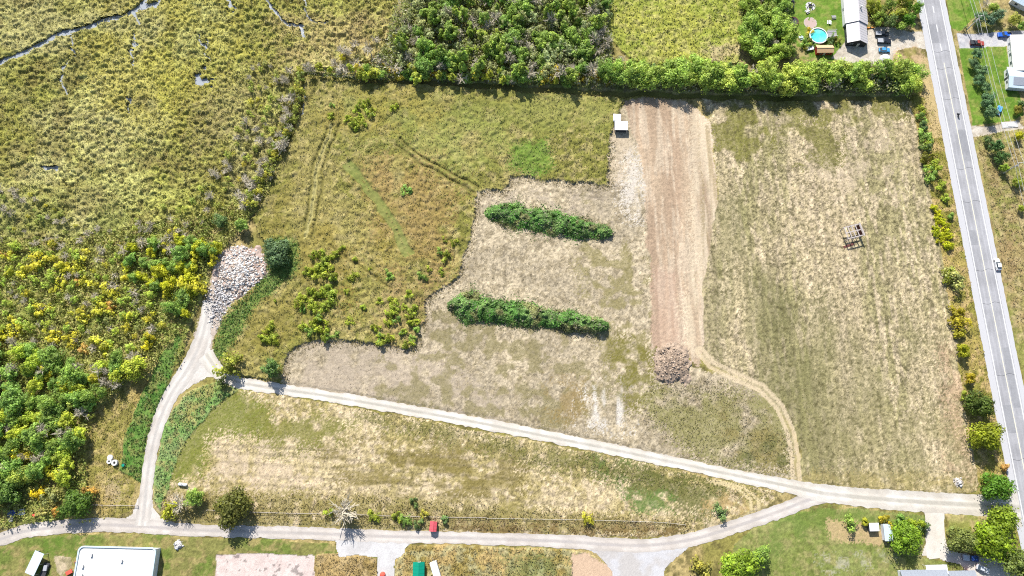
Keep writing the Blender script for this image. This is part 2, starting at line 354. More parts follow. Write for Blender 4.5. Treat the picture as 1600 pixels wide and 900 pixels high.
for pts, f_ in [([(850, 299), (930, 301), (955, 296), (968, 285)], 0.8), ([(870, 306), (945, 308), (965, 303), (978, 290)], 0.82), ([(760, 338), (742, 400), (730, 440)], 0.88), ([(668, 476), (690, 500), (706, 512)], 0.8), ([(676, 470), (698, 494), (714, 506)], 0.82),
                ([(784, 505), (815, 535), (850, 560)], 0.85), ([(792, 500), (822, 528), (858, 552)], 0.87), ([(790, 380), (786, 450), (784, 520)], 0.86), ([(800, 440), (900, 436), (990, 420)], 0.87), ([(560, 615), (700, 640), (850, 668)], 0.88), ([(470, 545), (460, 575), (468, 590)], 0.85), ([(995, 345), (1003, 335), (1012, 330)], 0.6), ([(1000, 349), (1008, 339), (1016, 335)], 0.6)]:
    m = (dline(WX, WY, GP(pts)) < 0.42) & (REG == 3); COL[m] *= f_
region('dirt_strip', [(972, 158), (1010, 154), (1060, 155), (1090, 170), (1112, 190), (1120, 300), (1125, 420), (1112, 520), (1092, 575), (1060, 545), (1018, 545), (1016, 440), (1010, 340), (1002, 260), (985, 190)], (C(206, 180, 148), C(186, 159, 130), C(216, 195, 166)), h_short, jit=0.5, sizes=(7, 1.6), seed=71, streak=(1.2, 0.12), speck=0.3)
DS = ['dirt_strip']
tint([(1078, 160), (1115, 190), (1122, 300), (1125, 420), (1110, 520), (1090, 560), (1066, 540), (1078, 400), (1080, 280)], C(232, 212, 178), 0.8, 2.0, 3, 72, (0.2, 0.5), only=DS, streak=(1.4, 0.12))
tint([(1095, 190), (1118, 200), (1124, 420), (1112, 520), (1095, 480)], C(160, 140, 96), 0.7, 2, 2.5, 73, (0.45, 0.6), only=DS, streak=(1.4, 0.1))
tint([(1018, 420), (1062, 420), (1062, 545), (1018, 545)], C(196, 162, 138), 0.6, 2, 3, 74, (0.2, 0.5), only=DS, streak=(1.4, 0.1))

HAY = [(1095, 148), (1300, 150), (1418, 150), (1432, 205), (1447, 270), (1462, 350), (1480, 450), (1495, 530), (1507, 640), (1518, 700), (1530, 752), (1528, 768), (1440, 778), (1380, 773), (1300, 764), (1250, 752), (1249, 700), (1232, 655), (1205, 622), (1150, 592), (1100, 560), (1100, 450), (1122, 300), (1112, 190)]
region('hayfield', HAY, (C(196, 178, 138), C(168, 157, 110), C(210, 190, 154)), h_short, sizes=(15, 1.7), seed=81, streak=(1.3, 0.3), speck=0.85, thr=(0.42, 0.64))
HF = ['hayfield']
tint([(1090, 140), (1420, 140), (1420, 190), (1330, 200), (1240, 190), (1180, 260), (1120, 260)], C(128, 126, 48), 0.95, 4, 6, 82, (0.36, 0.52), only=HF)
tint([(1215, 185), (1320, 200), (1310, 285), (1230, 250)], C(124, 122, 50), 0.95, 3, 6, 83, (0.4, 0.55), only=HF)
tint([(1195, 180), (1250, 165), (1250, 240), (1320, 260), (1340, 190), (1400, 180), (1400, 330), (1260, 300)], C(222, 200, 168), 0.65, 5, 6, 84, (0.36, 0.66), only=HF)
tint([(1100, 280), (1230, 300), (1300, 560), (1380, 770), (1250, 750), (1100, 560)], C(128, 126, 76), 0.6, 7, 12, 85, (0.3, 0.65), only=HF, streak=(1, 0.4))
tint([(1180, 460), (1300, 470), (1460, 500), (1480, 740), (1260, 740)], C(132, 129, 78), 0.6, 9, 12, 86, (0.3, 0.66), only=HF, streak=(1.2, 0.4))
tint([(1470, 530), (1505, 560), (1530, 760), (1480, 770)], C(206, 170, 136), 0.7, 3, 4, 87, only=HF)
tint([(1250, 735), (1530, 745), (1528, 772), (1380, 775), (1250, 756)], C(176, 158, 92), 0.8, 2, 4, 88, (0.2, 0.5), only=HF)
tint([(1230, 620), (1510, 640), (1530, 770), (1250, 750)], C(152, 144, 92), 0.65, 9, 8, 250, (0.2, 0.6), only=HF)
tint(HAY, C(96, 90, 52), 0.75, 0, 1.0, 89, (0.58, 0.72), only=HF)

m = REG == 5; COL[m] *= ((0.84+0.32*fbm(X[m], Y[m], 2.0, 245, 2, 1.0, 0.03))*(0.95+0.1*(np.sin(X[m]*2.1) > 0.3)))[:, None]
m = REG == 4; COL[m] *= (0.82+0.36*fbm(X[m], Y[m], 1.5, 246, 2, 1.0, 0.03))[:, None]
LOWF = [(335, 600), (372, 606), (560, 638), (800, 682), (1000, 722), (1150, 754), (1228, 770), (1200, 795), (1130, 820), (1085, 835), (1000, 842), (850, 836), (700, 832), (560, 829), (400, 823), (300, 818), (245, 812), (236, 760), (245, 700), (262, 650), (290, 610)]
region('lower_field', LOWF, (C(206, 186, 140), C(178, 161, 104), C(220, 198, 160)), h_short, sizes=(14, 1.6), seed=91, speck=0.75)
LF = ['lower_field']
tint([(262, 640), (335, 600), (372, 608), (430, 640), (420, 680), (330, 680), (320, 740), (245, 760)], C(126, 134, 44), 1.0, 3, 6, 92, (0.0, 0.3), only=LF)
tint([(380, 640), (560, 650), (540, 690), (420, 710)], C(130, 130, 50), 0.95, 4, 5, 93, (0.34, 0.52), only=LF)
tint([(480, 690), (820, 700), (820, 790), (560, 770)], C(136, 122, 58), 0.9, 4, 5, 94, (0.42, 0.58), only=LF, streak=(0.5, 1.2))
tint([(560, 640), (1228, 770), (1180, 775), (900, 740), (560, 660)], C(126, 124, 58), 0.9, 3, 5, 95, (0.2, 0.5), only=LF)
tint([(890, 715), (1010, 720), (1150, 765), (1130, 815), (1050, 800), (960, 745)], C(106, 110, 50), 0.95, 4, 6, 96, (0.28, 0.5), only=LF)
tint([(970, 765), (1050, 770), (1055, 800), (990, 800)], C(96, 128, 52), 0.95, 2, 3, 97, (0.2, 0.45), only=LF)
tint([(920, 700), (1010, 720), (990, 755), (940, 740)], C(100, 124, 52), 0.8, 3, 4, 98, (0.4, 0.55), only=LF)
tint([(250, 765), (560, 770), (800, 790), (1060, 812), (1090, 838), (800, 838), (400, 826), (245, 816)], C(154, 142, 76), 0.9, 2, 3, 99, (0.2, 0.5), only=LF)
tint([(1110, 770), (1180, 780), (1170, 805), (1100, 800)], C(196, 164, 104), 0.8, 2, 3, 100, only=LF)
tint([(700, 815), (1070, 822), (1060, 840), (700, 834)], C(132, 104, 62), 0.8, 2, 3, 101, (0.3, 0.5), only=LF)
tint([(320, 700), (470, 690), (500, 760), (330, 765)], C(230, 206, 174), 0.7, 4, 4, 102, only=LF)
for k, yy in enumerate((700, 712, 727, 745, 760)):    # mowing lines
    L = GP([(330, yy-6), (520, yy+4), (760, yy+18), (900, yy+30)]); dl = dline(X, Y, L); m = (dl < 0.5) & (REG == 6); COL[m] *= 0.82
# curved turning marks at the east end of the lower field
for rr in (0, 3.2):
    L = GP([(1110, 752), (1150, 762), (1172, 780), (1175, 800), (1150, 815)])+np.array([rr*0.8, 0]); m = (dline(X, Y, L) < 0.55) & (REG == 6); COL[m] = C(222, 202, 150)

VERGE = [(1418, 150), (1440, 112), (1448, 150), (1480, 215), (1520, 420), (1545, 560), (1580, 700), (1600, 790), (1540, 775), (1530, 752), (1518, 700), (1507, 640), (1495, 530), (1480, 450), (1462, 350), (1447, 270), (1432, 205)]
region('verge', VERGE, (C(176, 158, 90), C(148, 142, 66), C(206, 178, 124)), lambda x, y: 0.3*fbm(x, y, 1.3, 66, 2), sizes=(8, 2), seed=111, speck=0.55)
tint([(1436, 90), (1452, 92), (1474, 215), (1460, 215), (1440, 150)], C(216, 190, 138), 0.9, 0.6, 3, 112, (0.1, 0.35))
region('verge', [(1475, -70), (1690, -70), (1690, 985), (1640, 800), (1600, 600), (1572, 450), (1530, 250), (1500, 110)], (C(172, 154, 102), C(146, 146, 78), C(188, 170, 122)), lambda x, y: 0.3*fbm(x, y, 1.3, 67, 2), sizes=(8, 2), seed=113, speck=0.55)
tint([(1540, 250), (1560, 260), (1600, 420), (1600, 540), (1575, 450)], C(168, 138, 98), 0.6, 3, 4, 114)
# lawns
LG = (C(120, 152, 56), C(104, 138, 48), C(146, 156, 78))
region('lawn', [(1475, -70), (1535, -70), (1530, 20), (1505, 45), (1500, 50), (1488, 44), (1483, 30)], LG, h_short, sizes=(7, 2), seed=121, speck=0.3, warp=0.3)
region('lawn', [(1498, 76), (1570, 72), (1590, 140), (1600, 180), (1572, 190), (1520, 196)], LG, h_short, sizes=(7, 2), seed=122, speck=0.3, warp=0.3)
region('lawn', [(1228, -70), (1322, -70), (1324, 60), (1318, 90), (1300, 98), (1250, 92), (1235, 70), (1228, 30)], LG, h_short, sizes=(7, 2), seed=123, speck=0.3, warp=0.5)
tint([(1228, 30), (1246, 40), (1262, 85), (1300, 96), (1240, 100), (1225, 60)], C(196, 172, 124), 0.9, 1.0, 3, 124, (0.2, 0.45))
region('lawn', [(1205, 800), (1300, 795), (1330, 795), (1445, 803), (1446, 850), (1440, 868), (1500, 878), (1540, 985), (1100, 985), (1150, 850)], (C(142, 148, 84), C(128, 138, 70), C(162, 156, 100)), h_short, sizes=(8, 2), seed=125, speck=0.45)
tint([(1205, 800), (1280, 792), (1445, 803), (1446, 825), (1320, 815), (1230, 850), (1200, 890)], C(108, 134, 58), 0.7, 2, 5, 126)
tint([(1292, 812), (1318, 812), (1390, 830), (1385, 850), (1320, 845), (1296, 838)], C(204, 176, 132), 0.95, 1, 2, 127, (0.1, 0.4))
tint([(1275, 866), (1395, 864), (1400, 878), (1290, 890)], C(200, 192, 172), 0.6, 2.0, 2, 128, (0.35, 0.65))
region('lawn', [(1474, 804), (1545, 803), (1570, 820), (1580, 860), (1500, 860)], (C(176, 166, 108), C(150, 152, 80), C(196, 176, 124)), h_short, sizes=(7, 2), seed=129, speck=0.4)
region('lawn', [(-90, 870), (60, 838), (120, 835), (230, 833), (340, 838), (520, 850), (590, 860), (600, 985), (-90, 985)], (C(140, 138, 78), C(118, 132, 62), C(166, 150, 98)), h_short, sizes=(8, 2), seed=130, speck=0.45)
tint([(60, 838), (130, 832), (130, 850), (110, 870), (70, 860)], C(104, 134, 50), 0.8, 1.5, 4, 131)
region('rough_ground', [(640, 850), (700, 849), (880, 856), (930, 870), (960, 985), (620, 985), (615, 900), (618, 872)], (C(196, 170, 112), C(160, 142, 80), C(184, 176, 130)), lambda x, y: 0.45*fbm(x, y, 1.3, 68, 2), sizes=(8, 2), seed=132, speck=0.5)
region('rough_ground', [(490, 868), (530, 862), (588, 870), (592, 985), (485, 985)], (C(188, 162, 108), C(158, 136, 84), C(196, 172, 124)), lambda x, y: 0.45*fbm(x, y, 1.3, 68, 2), sizes=(8, 2), seed=133, speck=0.5)
tint([(800, 860), (880, 862), (900, 900), (780, 985), (740, 900)], C(128, 144, 88), 0.7, 4, 4, 134)
m = maskof([(893, 868), (920, 866), (960, 890), (975, 985), (900, 985)], 0.4); COL[m] = C(216, 186, 156)*(0.9+0.2*RND[m])[:, None]; REG[m] = 11; Z[m] = 0.02
# green weed belts beside the western lane
GREEN = [[(208, 640), (232, 600), (262, 540), (278, 520), (285, 530), (262, 600), (232, 690), (222, 760), (190, 730), (195, 690)],
         [(250, 690), (262, 650), (290, 612), (340, 596), (372, 608), (330, 640), (290, 690), (268, 740), (250, 800), (240, 780), (240, 740)]]
for i, P in enumerate(GREEN):
    m = region('verge', P, ((C(94, 136, 58), C(116, 148, 70), C(150, 150, 86)) if i == 0 else (C(128, 164, 88), C(152, 176, 108), C(178, 172, 110))), lambda x, y: 0.2+0.45*fbm(x, y, 1.3, 69, 2), sizes=(6, 2), seed=140+i, speck=0.45)
tint([(280, 600), (330, 590), (345, 600), (300, 660), (270, 660)], C(178, 164, 98), 0.8, 2, 4, 143)
# yards of hard gravel round the houses
YD = (C(214, 204, 186), C(200, 188, 168), C(226, 216, 200))
region('yard', [(1322, 60), (1362, 46), (1395, 44), (1420, 50), (1448, 48), (1462, 82), (1430, 74), (1400, 80), (1390, 100), (1330, 100), (1300, 92)], YD, lambda x, y: 0*x+0.02, sizes=(5, 1.5), seed=151, speck=0.25)
tint([(1395, 76), (1432, 72), (1450, 95), (1400, 100)], C(220, 186, 148), 0.8, 1.5, 3, 152)
region('yard', [(1495, 52), (1510, 54), (1600, 48), (1690, 40), (1690, 76), (1575, 72), (1500, 76)], (C(206, 204, 206), C(196, 194, 196), C(216, 212, 208)), lambda x, y: 0*x+0.02, sizes=(5, 1.5), seed=153, speck=0.15, warp=0.2)
region('yard', [(1515, 196), (1545, 198), (1590, 188), (1600, 200), (1545, 210), (1520, 214)], YD, lambda x, y: 0*x+0.02, sizes=(5, 1.5), seed=154, speck=0.2, warp=0.3)
region('yard', [(338, 866), (400, 865), (491, 868), (490, 985), (330, 985)], (C(228, 210, 200), C(222, 202, 192), C(234, 218, 208)), lambda x, y: 0*x+0.02, sizes=(5, 1.5), seed=155, speck=0.12, warp=0.25)
m = (REG == 11) & maskof([(338, 866), (491, 868), (490, 985), (330, 985)]); sp = m & (fbm(X, Y, 1.5, 156, 2) > 0.72); COL[sp] *= 0.5
region('yard', [(88, 868), (112, 868), (112, 884), (100, 898), (90, 890)], (C(206, 188, 156), C(190, 176, 140), C(160, 150, 110)), h_short, sizes=(5, 1.5), seed=157, speck=0.3)
# soil around the rubble heap
m = maskof([(325, 560), (300, 545), (312, 500), (322, 470), (340, 400), (360, 385), (395, 388), (415, 405), (420, 432), (390, 450), (355, 480), (345, 510), (330, 540)], 0.5)
REG[m] = 11; Z[m] = 0.05; COL[m] = C(204, 188, 172)*(0.8+0.4*RND[m])[:, None]
# wheel ruts pressed through the tall grass
RUT = np.zeros((ny, nx), bool)
def rut(pts, off, depth, col, wdt=0.55):
    L = GP(pts); d = L[-1]-L[0]; d = d/np.hypot(*d); nrm = np.array([-d[1], d[0]])
    for s in off:
        m = (dline(WX, WY, L+nrm*s) < wdt) & VIS & (REG == 2)
        Z[m] *= depth; COL[m] = COL[m]*0.3+col*0.7; RUT[m] = True
rut([(527, 195), (508, 240), (497, 290), (490, 340), (485, 372)], (-1.2, 1.2), 0.15, C(128, 122, 66), 0.6)
rut([(520, 195), (502, 240), (491, 290), (484, 340), (479, 372)], (0.0,), 0.9, C(202, 192, 128), 0.6)
rut([(512, 200), (492, 250), (482, 310), (478, 360)], (0.0,), 0.2, C(140, 134, 76), 0.5)
rut([(622, 222), (655, 248), (700, 274), (745, 297)], (-1.3, 1.3), 0.15, C(126, 120, 66))
rut([(543, 255), (570, 290), (600, 330), (622, 368), (640, 400)], (-1.4, -0.4, 0.7, 1.5), 0.55, C(132, 144, 76), 0.5)
rut([(515, 385), (545, 405), (575, 425), (610, 450)], (0.0,), 0.5, C(120, 112, 60))
# farm track over the fields
FT = [(1094, 548), (1112, 570), (1150, 588), (1190, 606), (1218, 636), (1234, 672), (1242, 712), (1244, 750)]
dft = dline(X, Y, GP(FT)); m = (dft < 1.9) & VIS; COL[m] = mix(COL[m], np.broadcast_to(C(228, 206, 168), (m.sum(), 3)), 0.85*(1-0.6*(dft[m] < 0.45))*(0.8+0.2*RND[m])); Z[m] *= 0.3

# water: the creek and its side leads
def lead(pts, wd, ragged=0.8):
    L = GP(pts); d = dline(X+(fbm(X, Y, 2.2, 71, 2)-0.5)*3*ragged, Y+(fbm(X, Y, 2.2, 72, 2)-0.5)*3*ragged, L)
    m = (d < wd) & VIS; REG[m] = 10; Z[m] = -0.25
lead([(-40, 112), (0, 98), (40, 82), (75, 64), (92, 54), (135, 44), (165, 32), (190, 28), (215, 14), (228, 0), (236, -40)], 1.15, 0.4)
lead([(205, 18), (228, 10), (246, 8), (252, -2)], 1.0, 0.8)
lead([(208, 18), (216, 32), (222, 38)], 0.7); lead([(110, 55), (113, 75), (119, 86), (108, 93), (98, 108), (96, 125), (104, 148)], 0.5)
lead([(209, 48), (212, 62), (207, 80), (209, 105)], 0.65, 1.5); lead([(200, 150), (202, 172)], 0.6, 1.6)
lead([(310, 48), (318, 70), (326, 95), (322, 110)], 0.55, 1.6); lead([(310, 122), (330, 126)], 1.3, 2.2)
lead([(355, -10), (362, 10), (368, 16)], 0.9, 1.6); lead([(417, 0), (430, 22), (448, 40), (470, 40), (476, 58)], 0.55, 0.8); lead([(475, -10), (478, 25), (490, 36), (510, 36)], 0.5, 0.8)
lead([(68, 262), (88, 264)], 0.6, 1.2)
lead([(474, 132), (474, 160), (471, 180)], 0.45, 0.6)
WM = (REG == 10)

# ditch below the wood and hedgerow, and down the meadow's western side
for DP, dw in (([(478, 121), (560, 124), (700, 130), (800, 136), (960, 145), (1180, 152), (1420, 154)], 1.5), ([(472, 124), (469, 160), (458, 200), (445, 232)], 1.1)):
    dd = dline(WX, WY, GP(DP)); m = (dd < dw) & VIS; Z[m] = np.minimum(Z[m], -1.1*(1-(dd[m]/dw)**2))
# roads: flatten the land below them
LANE_N = [(322, 553), (345, 585), (372, 597), (430, 607), (500, 617), (560, 627), (650, 643), (750, 661), (850, 681), (950, 701), (1050, 722), (1150, 743), (1220, 757), (1290, 771), (1380, 780), (1450, 785), (1540, 790), (1594, 795)]
LANE_W = [(326, 470), (322, 500), (313, 535), (296, 572), (268, 615), (252, 650), (240, 690), (231, 740), (226, 790), (222, 822)]
LANE_S = [(-90, 868), (-40, 855), (0, 843), (40, 830), (100, 823), (160, 820), (230, 823), (300, 828), (400, 831), (500, 834), (600, 838), (700, 840), (800, 843), (880, 846), (950, 851), (1010, 852), (1070, 845), (1120, 832), (1180, 812), (1220, 798), (1262, 782), (1300, 772)]
DRIVE = [(1460, 786), (1461, 820), (1463, 850), (1468, 872)]
RC0, RC1 = np.array(G(1455.5, 0)), np.array(G(1577.7, 620)); RD = (RC1-RC0)/np.hypot(*(RC1-RC0)); RN = np.array([-RD[1], RD[0]])   # RN points to the right of the picture
def width_list(L, ws): return [(p, w_) for p, w_ in zip(L, ws)]
def flat(pts, wd, z=-0.06):
    m = (dline(X, Y, GP(pts)) < wd) & VIS; Z[m] = np.minimum(Z[m], z)
flat(LANE_N, 2.6); flat(LANE_N[12:], 3.6); flat(LANE_W, 3.0); flat(LANE_S, 2.8); flat(DRIVE, 3.8)
rd = np.abs((X-RC0[0])*RN[0]+(Y-RC0[1])*RN[1]); Z[(rd < 6.8) & VIS] = -0.06
sh = (rd > 6.0) & (rd < 8.5) & VIS & (X > 100); Z[sh] = np.minimum(Z[sh], 0.05)
APRON = [(880, 848), (905, 852), (932, 866), (955, 892), (960, 985), (1035, 985), (1040, 890), (1062, 868), (1085, 850), (1060, 846), (1000, 850)]
APR2 = [(522, 836), (640, 842), (640, 852), (628, 870), (618, 876), (617, 985), (591, 985), (588, 872), (560, 868), (528, 872), (524, 856)]
JUNC_W = [(166, 822), (192, 813), (207, 800), (215, 778), (238, 772), (241, 795), (255, 811), (290, 823), (230, 835)]
JUNC_N = [(294, 560), (310, 520), (331, 520), (330, 545), (342, 570), (372, 588), (372, 606), (345, 594), (325, 590), (300, 604), (268, 628), (262, 612)]
YARD_E = [(1446, 790), (1446, 845), (1438, 868), (1500, 882), (1560, 985), (1600, 985), (1590, 880), (1530, 868), (1486, 860), (1475, 845), (1474, 800)]
for P in (APRON, APR2, JUNC_W, JUNC_N, YARD_E):
    m = maskof(P, 0, 0); Z[m] = np.minimum(Z[m], -0.06)

# sun-bleached straw is greyer than living grass
_l = COL @ np.array([0.25, 0.6, 0.15], np.float32)
_d = np.select([np.isin(REG, (3, 4, 5, 6)), np.isin(REG, (1, 2))], [0.07, 0.0], 0.0).astype(np.float32)
COL += (_l[..., None]*np.array([1.02, 1.0, 0.95], np.float32)-COL)*_d[..., None]
def build_regions():
    q = VIS[:-1, :-1] & VIS[1:, :-1] & VIS[:-1, 1:] & VIS[1:, 1:]
    idx = np.arange(ny*nx).reshape(ny, nx)
    jx = X+JX*0.10; jy = Y+JY*0.10
    XYZ = np.stack([jx, jy, Z], -1).reshape(-1, 3); CF = np.clip(COL, 0.004, 0.62).reshape(-1, 3)
    for r, name in enumerate(REGN):
        m = q & (REG[:-1, :-1] == r)
        if not m.any(): continue
        F = np.stack([idx[:-1, :-1][m], idx[:-1, 1:][m], idx[1:, 1:][m], idx[1:, :-1][m]], 1)
        u, inv = np.unique(F, return_inverse=True)
        if name == 'water':
            V = XYZ[u].copy(); V[:, 2] = np.minimum(V[:, 2], -0.05)
            me = mesh_np(name, V, inv.reshape(F.shape), smooth=True); o = obj(name, me, M['water'])
        else:
            me = mesh_np(name, XYZ[u], inv.reshape(F.shape), CF[u]); o = obj(name, me, M['soil'])
        tag(o, kind='structure')
build_regions()
# the country beyond, out to the horizon
gm = mat('distant_grassland', C(160, 148, 88), 0.95, noise=0.35, nscale=0.03, second=C(126, 128, 62), spec=0.1)
o = MB().add([(-6000, -6000, -0.6), (6000, -6000, -0.6), (6000, 6000, -0.6), (-6000, 6000, -0.6)], [(0, 1, 2, 3)]).build('ground', gm); tag(o, kind='structure')

# ------------------------------------------------------------------ roads as sheets
def resample(L, step):
    L = np.asarray(L); out = [L[0]]
    # Catmull-Rom through the surveyed points
    for i in range(len(L)-1):
        p0 = L[max(i-1, 0)]; p1 = L[i]; p2 = L[i+1]; p3 = L[min(i+2, len(L)-1)]
        n = max(2, int(np.hypot(*(p2-p1))/step))
        for k in range(1, n+1):
            t = k/n; out.append(0.5*((2*p1)+(-p0+p2)*t+(2*p0-5*p1+4*p2-p3)*t*t+(-p0+3*p1-3*p2+p3)*t**3))
    return np.array(out)
def ribbon(name, pts, widths, z, material, cols=None, rag=0.25, strip=None, world=False, seed=5, step=0.8, nacross=9, prof=None):
    L0 = np.asarray(pts, float) if world else GP(pts); L = resample(L0, step)
    s = np.r_[0, np.cumsum(np.hypot(*np.diff(L, axis=0).T))]; s0 = np.r_[0, np.cumsum(np.hypot(*np.diff(L0, axis=0).T))]; s0 *= s[-1]/s0[-1]
    W = np.interp(s, s0, np.broadcast_to(widths, len(L0)))
    T = np.gradient(L, axis=0); T /= np.hypot(*T.T)[:, None]; N = np.stack([-T[:, 1], T[:, 0]], 1)
    a = np.linspace(-1, 1, nacross); V = []; Cc = []
    eL = (fbm(s, s*0, 1.5, seed, 3)-0.5)*2*rag; eR = (fbm(s, s*0+50, 1.5, seed+1, 3)-0.5)*2*rag
    for j, t in enumerate(a):
        off = W/2*t + (eL if t == -1 else 0) + (eR if t == 1 else 0)
        V.append(np.c_[L+N*off[:, None], np.full(len(L), z)])
        if cols is not None:
            n = fbm(L[:, 0]+N[:, 0]*off, L[:, 1]+N[:, 1]*off, 5, seed+2, 3)
            c = mix(np.broadcast_to(cols[0], (len(L), 3)), np.broadcast_to(cols[1], (len(L), 3)), sstep(0.35, 0.65, n))
            if prof is not None: c = c*np.interp(abs(t)*W/2, prof[0], prof[1])[:, None]*(0.86+0.28*fbm(L[:, 0]+N[:, 0]*off, L[:, 1]+N[:, 1]*off, 3.0, seed+40, 3))[:, None]
            if strip is not None and abs(t) < 0.15: c = mix(c, np.broadcast_to(strip, c.shape), 0.35+0.5*sstep(0.35, 0.6, fbm(s, s*0, 4, seed+9, 3)))
            Cc.append(c*(0.94+0.12*rng.random((len(L), 1))))
    V = np.array(V); n = len(L); k = len(a); idx = np.arange(k*n).reshape(k, n)
    F = np.stack([idx[:-1, :-1], idx[:-1, 1:], idx[1:, 1:], idx[1:, :-1]], -1).reshape(-1, 4)[:, ::-1]
    me = mesh_np(name, V.reshape(-1, 3), F, np.array(Cc).reshape(-1, 3) if cols is not None else None)
    return obj(name, me, material)
def sheet(name, pts, z, material, cols=None, seed=3, step=0.4, jit=0.15):
    P = GP(pts); xs = np.arange(P[:, 0].min()-1, P[:, 0].max()+1, step); ys = np.arange(P[:, 1].min()-1, P[:, 1].max()+1, step)
    xx, yy = np.meshgrid(xs, ys); inside = inpoly(xx+(fbm(xx, yy, 2, seed)-0.5)*jit*6, yy+(fbm(xx, yy, 2, seed+4)-0.5)*jit*6, P)
    m = inside[:-1, :-1] & inside[1:, :-1] & inside[:-1, 1:] & inside[1:, 1:]
    idx = np.arange(xx.size).reshape(xx.shape); F = np.stack([idx[:-1, :-1][m], idx[:-1, 1:][m], idx[1:, 1:][m], idx[1:, :-1][m]], 1)
    u, inv = np.unique(F, return_inverse=True); V = np.c_[xx.ravel()[u], yy.ravel()[u], np.full(len(u), z)]
    n = fbm(V[:, 0], V[:, 1], 5, seed+2, 3); c = mix(np.broadcast_to(cols[0], (len(u), 3)), np.broadcast_to(cols[1], (len(u), 3)), sstep(0.35, 0.65, n))*(0.92+0.16*rng.random((len(u), 1)))
    return obj(name, mesh_np(name, V, inv.reshape(F.shape), c), material)
WT = ([0, 0.35, 0.7, 1.1, 1.6, 2.0, 3.0], [0.84, 0.90, 1.05, 1.08, 0.98, 0.90, 0.86]); GV = (C(226, 219, 209), C(214, 205, 194)); GS = (C(222, 213, 203), C(210, 200, 189)); GW = (C(234, 227, 215), C(224, 215, 200))
tag(ribbon('gravel_lane', LANE_N, [6.5, 5.0, 4.2]+[3.9]*9+[4.8, 6.0, 6.6, 6.8, 7.4, 12.0], 0.030, M['gravel'], GW, 0.55, C(196, 190, 176), seed=15, prof=WT, nacross=15), kind='structure')
tag(ribbon('gravel_track', LANE_W, [4.5, 4.8, 5.8, 6.6, 5.6, 5.0, 4.6, 4.4, 4.8, 5.4], 0.024, M['gravel'], GV, 0.5, C(206, 200, 192), seed=17, prof=WT, nacross=15), kind='structure')
tag(ribbon('gravel_road', LANE_S, [4.6]*7+[4.0]*6+[4.4]*5+[4.6]*4, 0.018, M['gravel'], GS, 0.45, C(198, 190, 184), seed=19, prof=WT, nacross=15), kind='structure')
tag(ribbon('driveway', DRIVE, [7.2, 6.4, 7.0, 9.0], 0.026, M['gravel'], GW, 0.3, seed=21), kind='structure')
tag(sheet('gravel_apron', APRON, 0.008, M['gravel'], (C(214, 212, 212), C(204, 198, 192)), 23), kind='structure')
tag(sheet('gravel_forecourt', APR2, 0.010, M['gravel'], (C(224, 221, 218), C(212, 208, 204)), 25), kind='structure')
tag(sheet('lane_junction', JUNC_W, 0.012, M['gravel'], GV, 27), kind='structure')
tag(sheet('track_junction', JUNC_N, 0.012, M['gravel'], GV, 29), kind='structure')
tag(sheet('house_yard', YARD_E, 0.014, M['gravel'], GW, 31), kind='structure')
# paved road with painted lines
A0, A1 = RC0-RD*90, RC1+RD*120
def along(off, s0, s1): return [RC0+RN*off+RD*s0, RC0+RN*off+RD*s1]
road = ribbon('road_shoulder', along(-0.3, -90, 320), 12.2, 0.020, M['shoulder'], rag=0.22, world=True, step=0.9); tag(road, kind='structure')
AT = ([0, 0.5, 0.95, 1.4, 2.0, 2.55, 3.0, 3.5, 4.0], [1.05, 1.03, 0.93, 0.95, 1.05, 0.94, 0.97, 1.05, 1.08])
road = ribbon('asphalt_road', along(0.0, -90, 320), 8.0, 0.045, M['asphalt'], (C(186, 185, 187), C(175, 174, 176)), rag=0.05, world=True, step=1.5, nacross=33, prof=AT); tag(road, kind='structure')
def stripe(name, off, s0, s1, wd, m_):
    p = along(off, s0, s1); o = ribbon(name, p, wd, 0.052, m_, rag=0.02, world=True, step=3.0, nacross=2); o.parent = road; return o
stripe('edge_line', -3.55, -90, 320, 0.36, M['paint']); stripe('edge_line', 3.55, -90, 320, 0.36, M['paint'])
for ps, po, pl, pw in ((12, -1.8, 9, 3.0), (61, 1.7, 14, 3.1), (104, -1.9, 6, 2.6), (150, 1.9, 22, 2.4), (171, -1.6, 10, 3.2)):
    o = ribbon('asphalt_patch', along(po, ps, ps+pl), pw, 0.049, M['asphalt'], (C(168, 168, 170), C(160, 160, 163)), rag=0.1, world=True, step=1.5, nacross=5); o.parent = road
for ps in (25, 33, 47, 78, 92, 120, 133, 160, 190):
    p_ = [RC0+RN*(-3.9)+RD*ps, RC0+RN*(-1)+RD*(ps+0.5), RC0+RN*1.2+RD*(ps-0.4), RC0+RN*3.9+RD*(ps+0.3)]; o = ribbon('sealed_crack', p_, 0.12, 0.0505, M['sid_d'], rag=0.02, world=True, step=0.8, nacross=2); o.parent = road
def s_at(y): p = np.array(G(1455.5+(1577.7-1455.5)*y/620.0, y)); return float((p-RC0)@RD)
sd0 = s_at(98)
stripe('centre_line', 0.0, sd0, 320, 0.34, M['paint_y'])
s = sd0-9
while s > -90:
    stripe('centre_dash', 0.0, s, s+3.4, 0.36, M['paint']); s -= 9.2

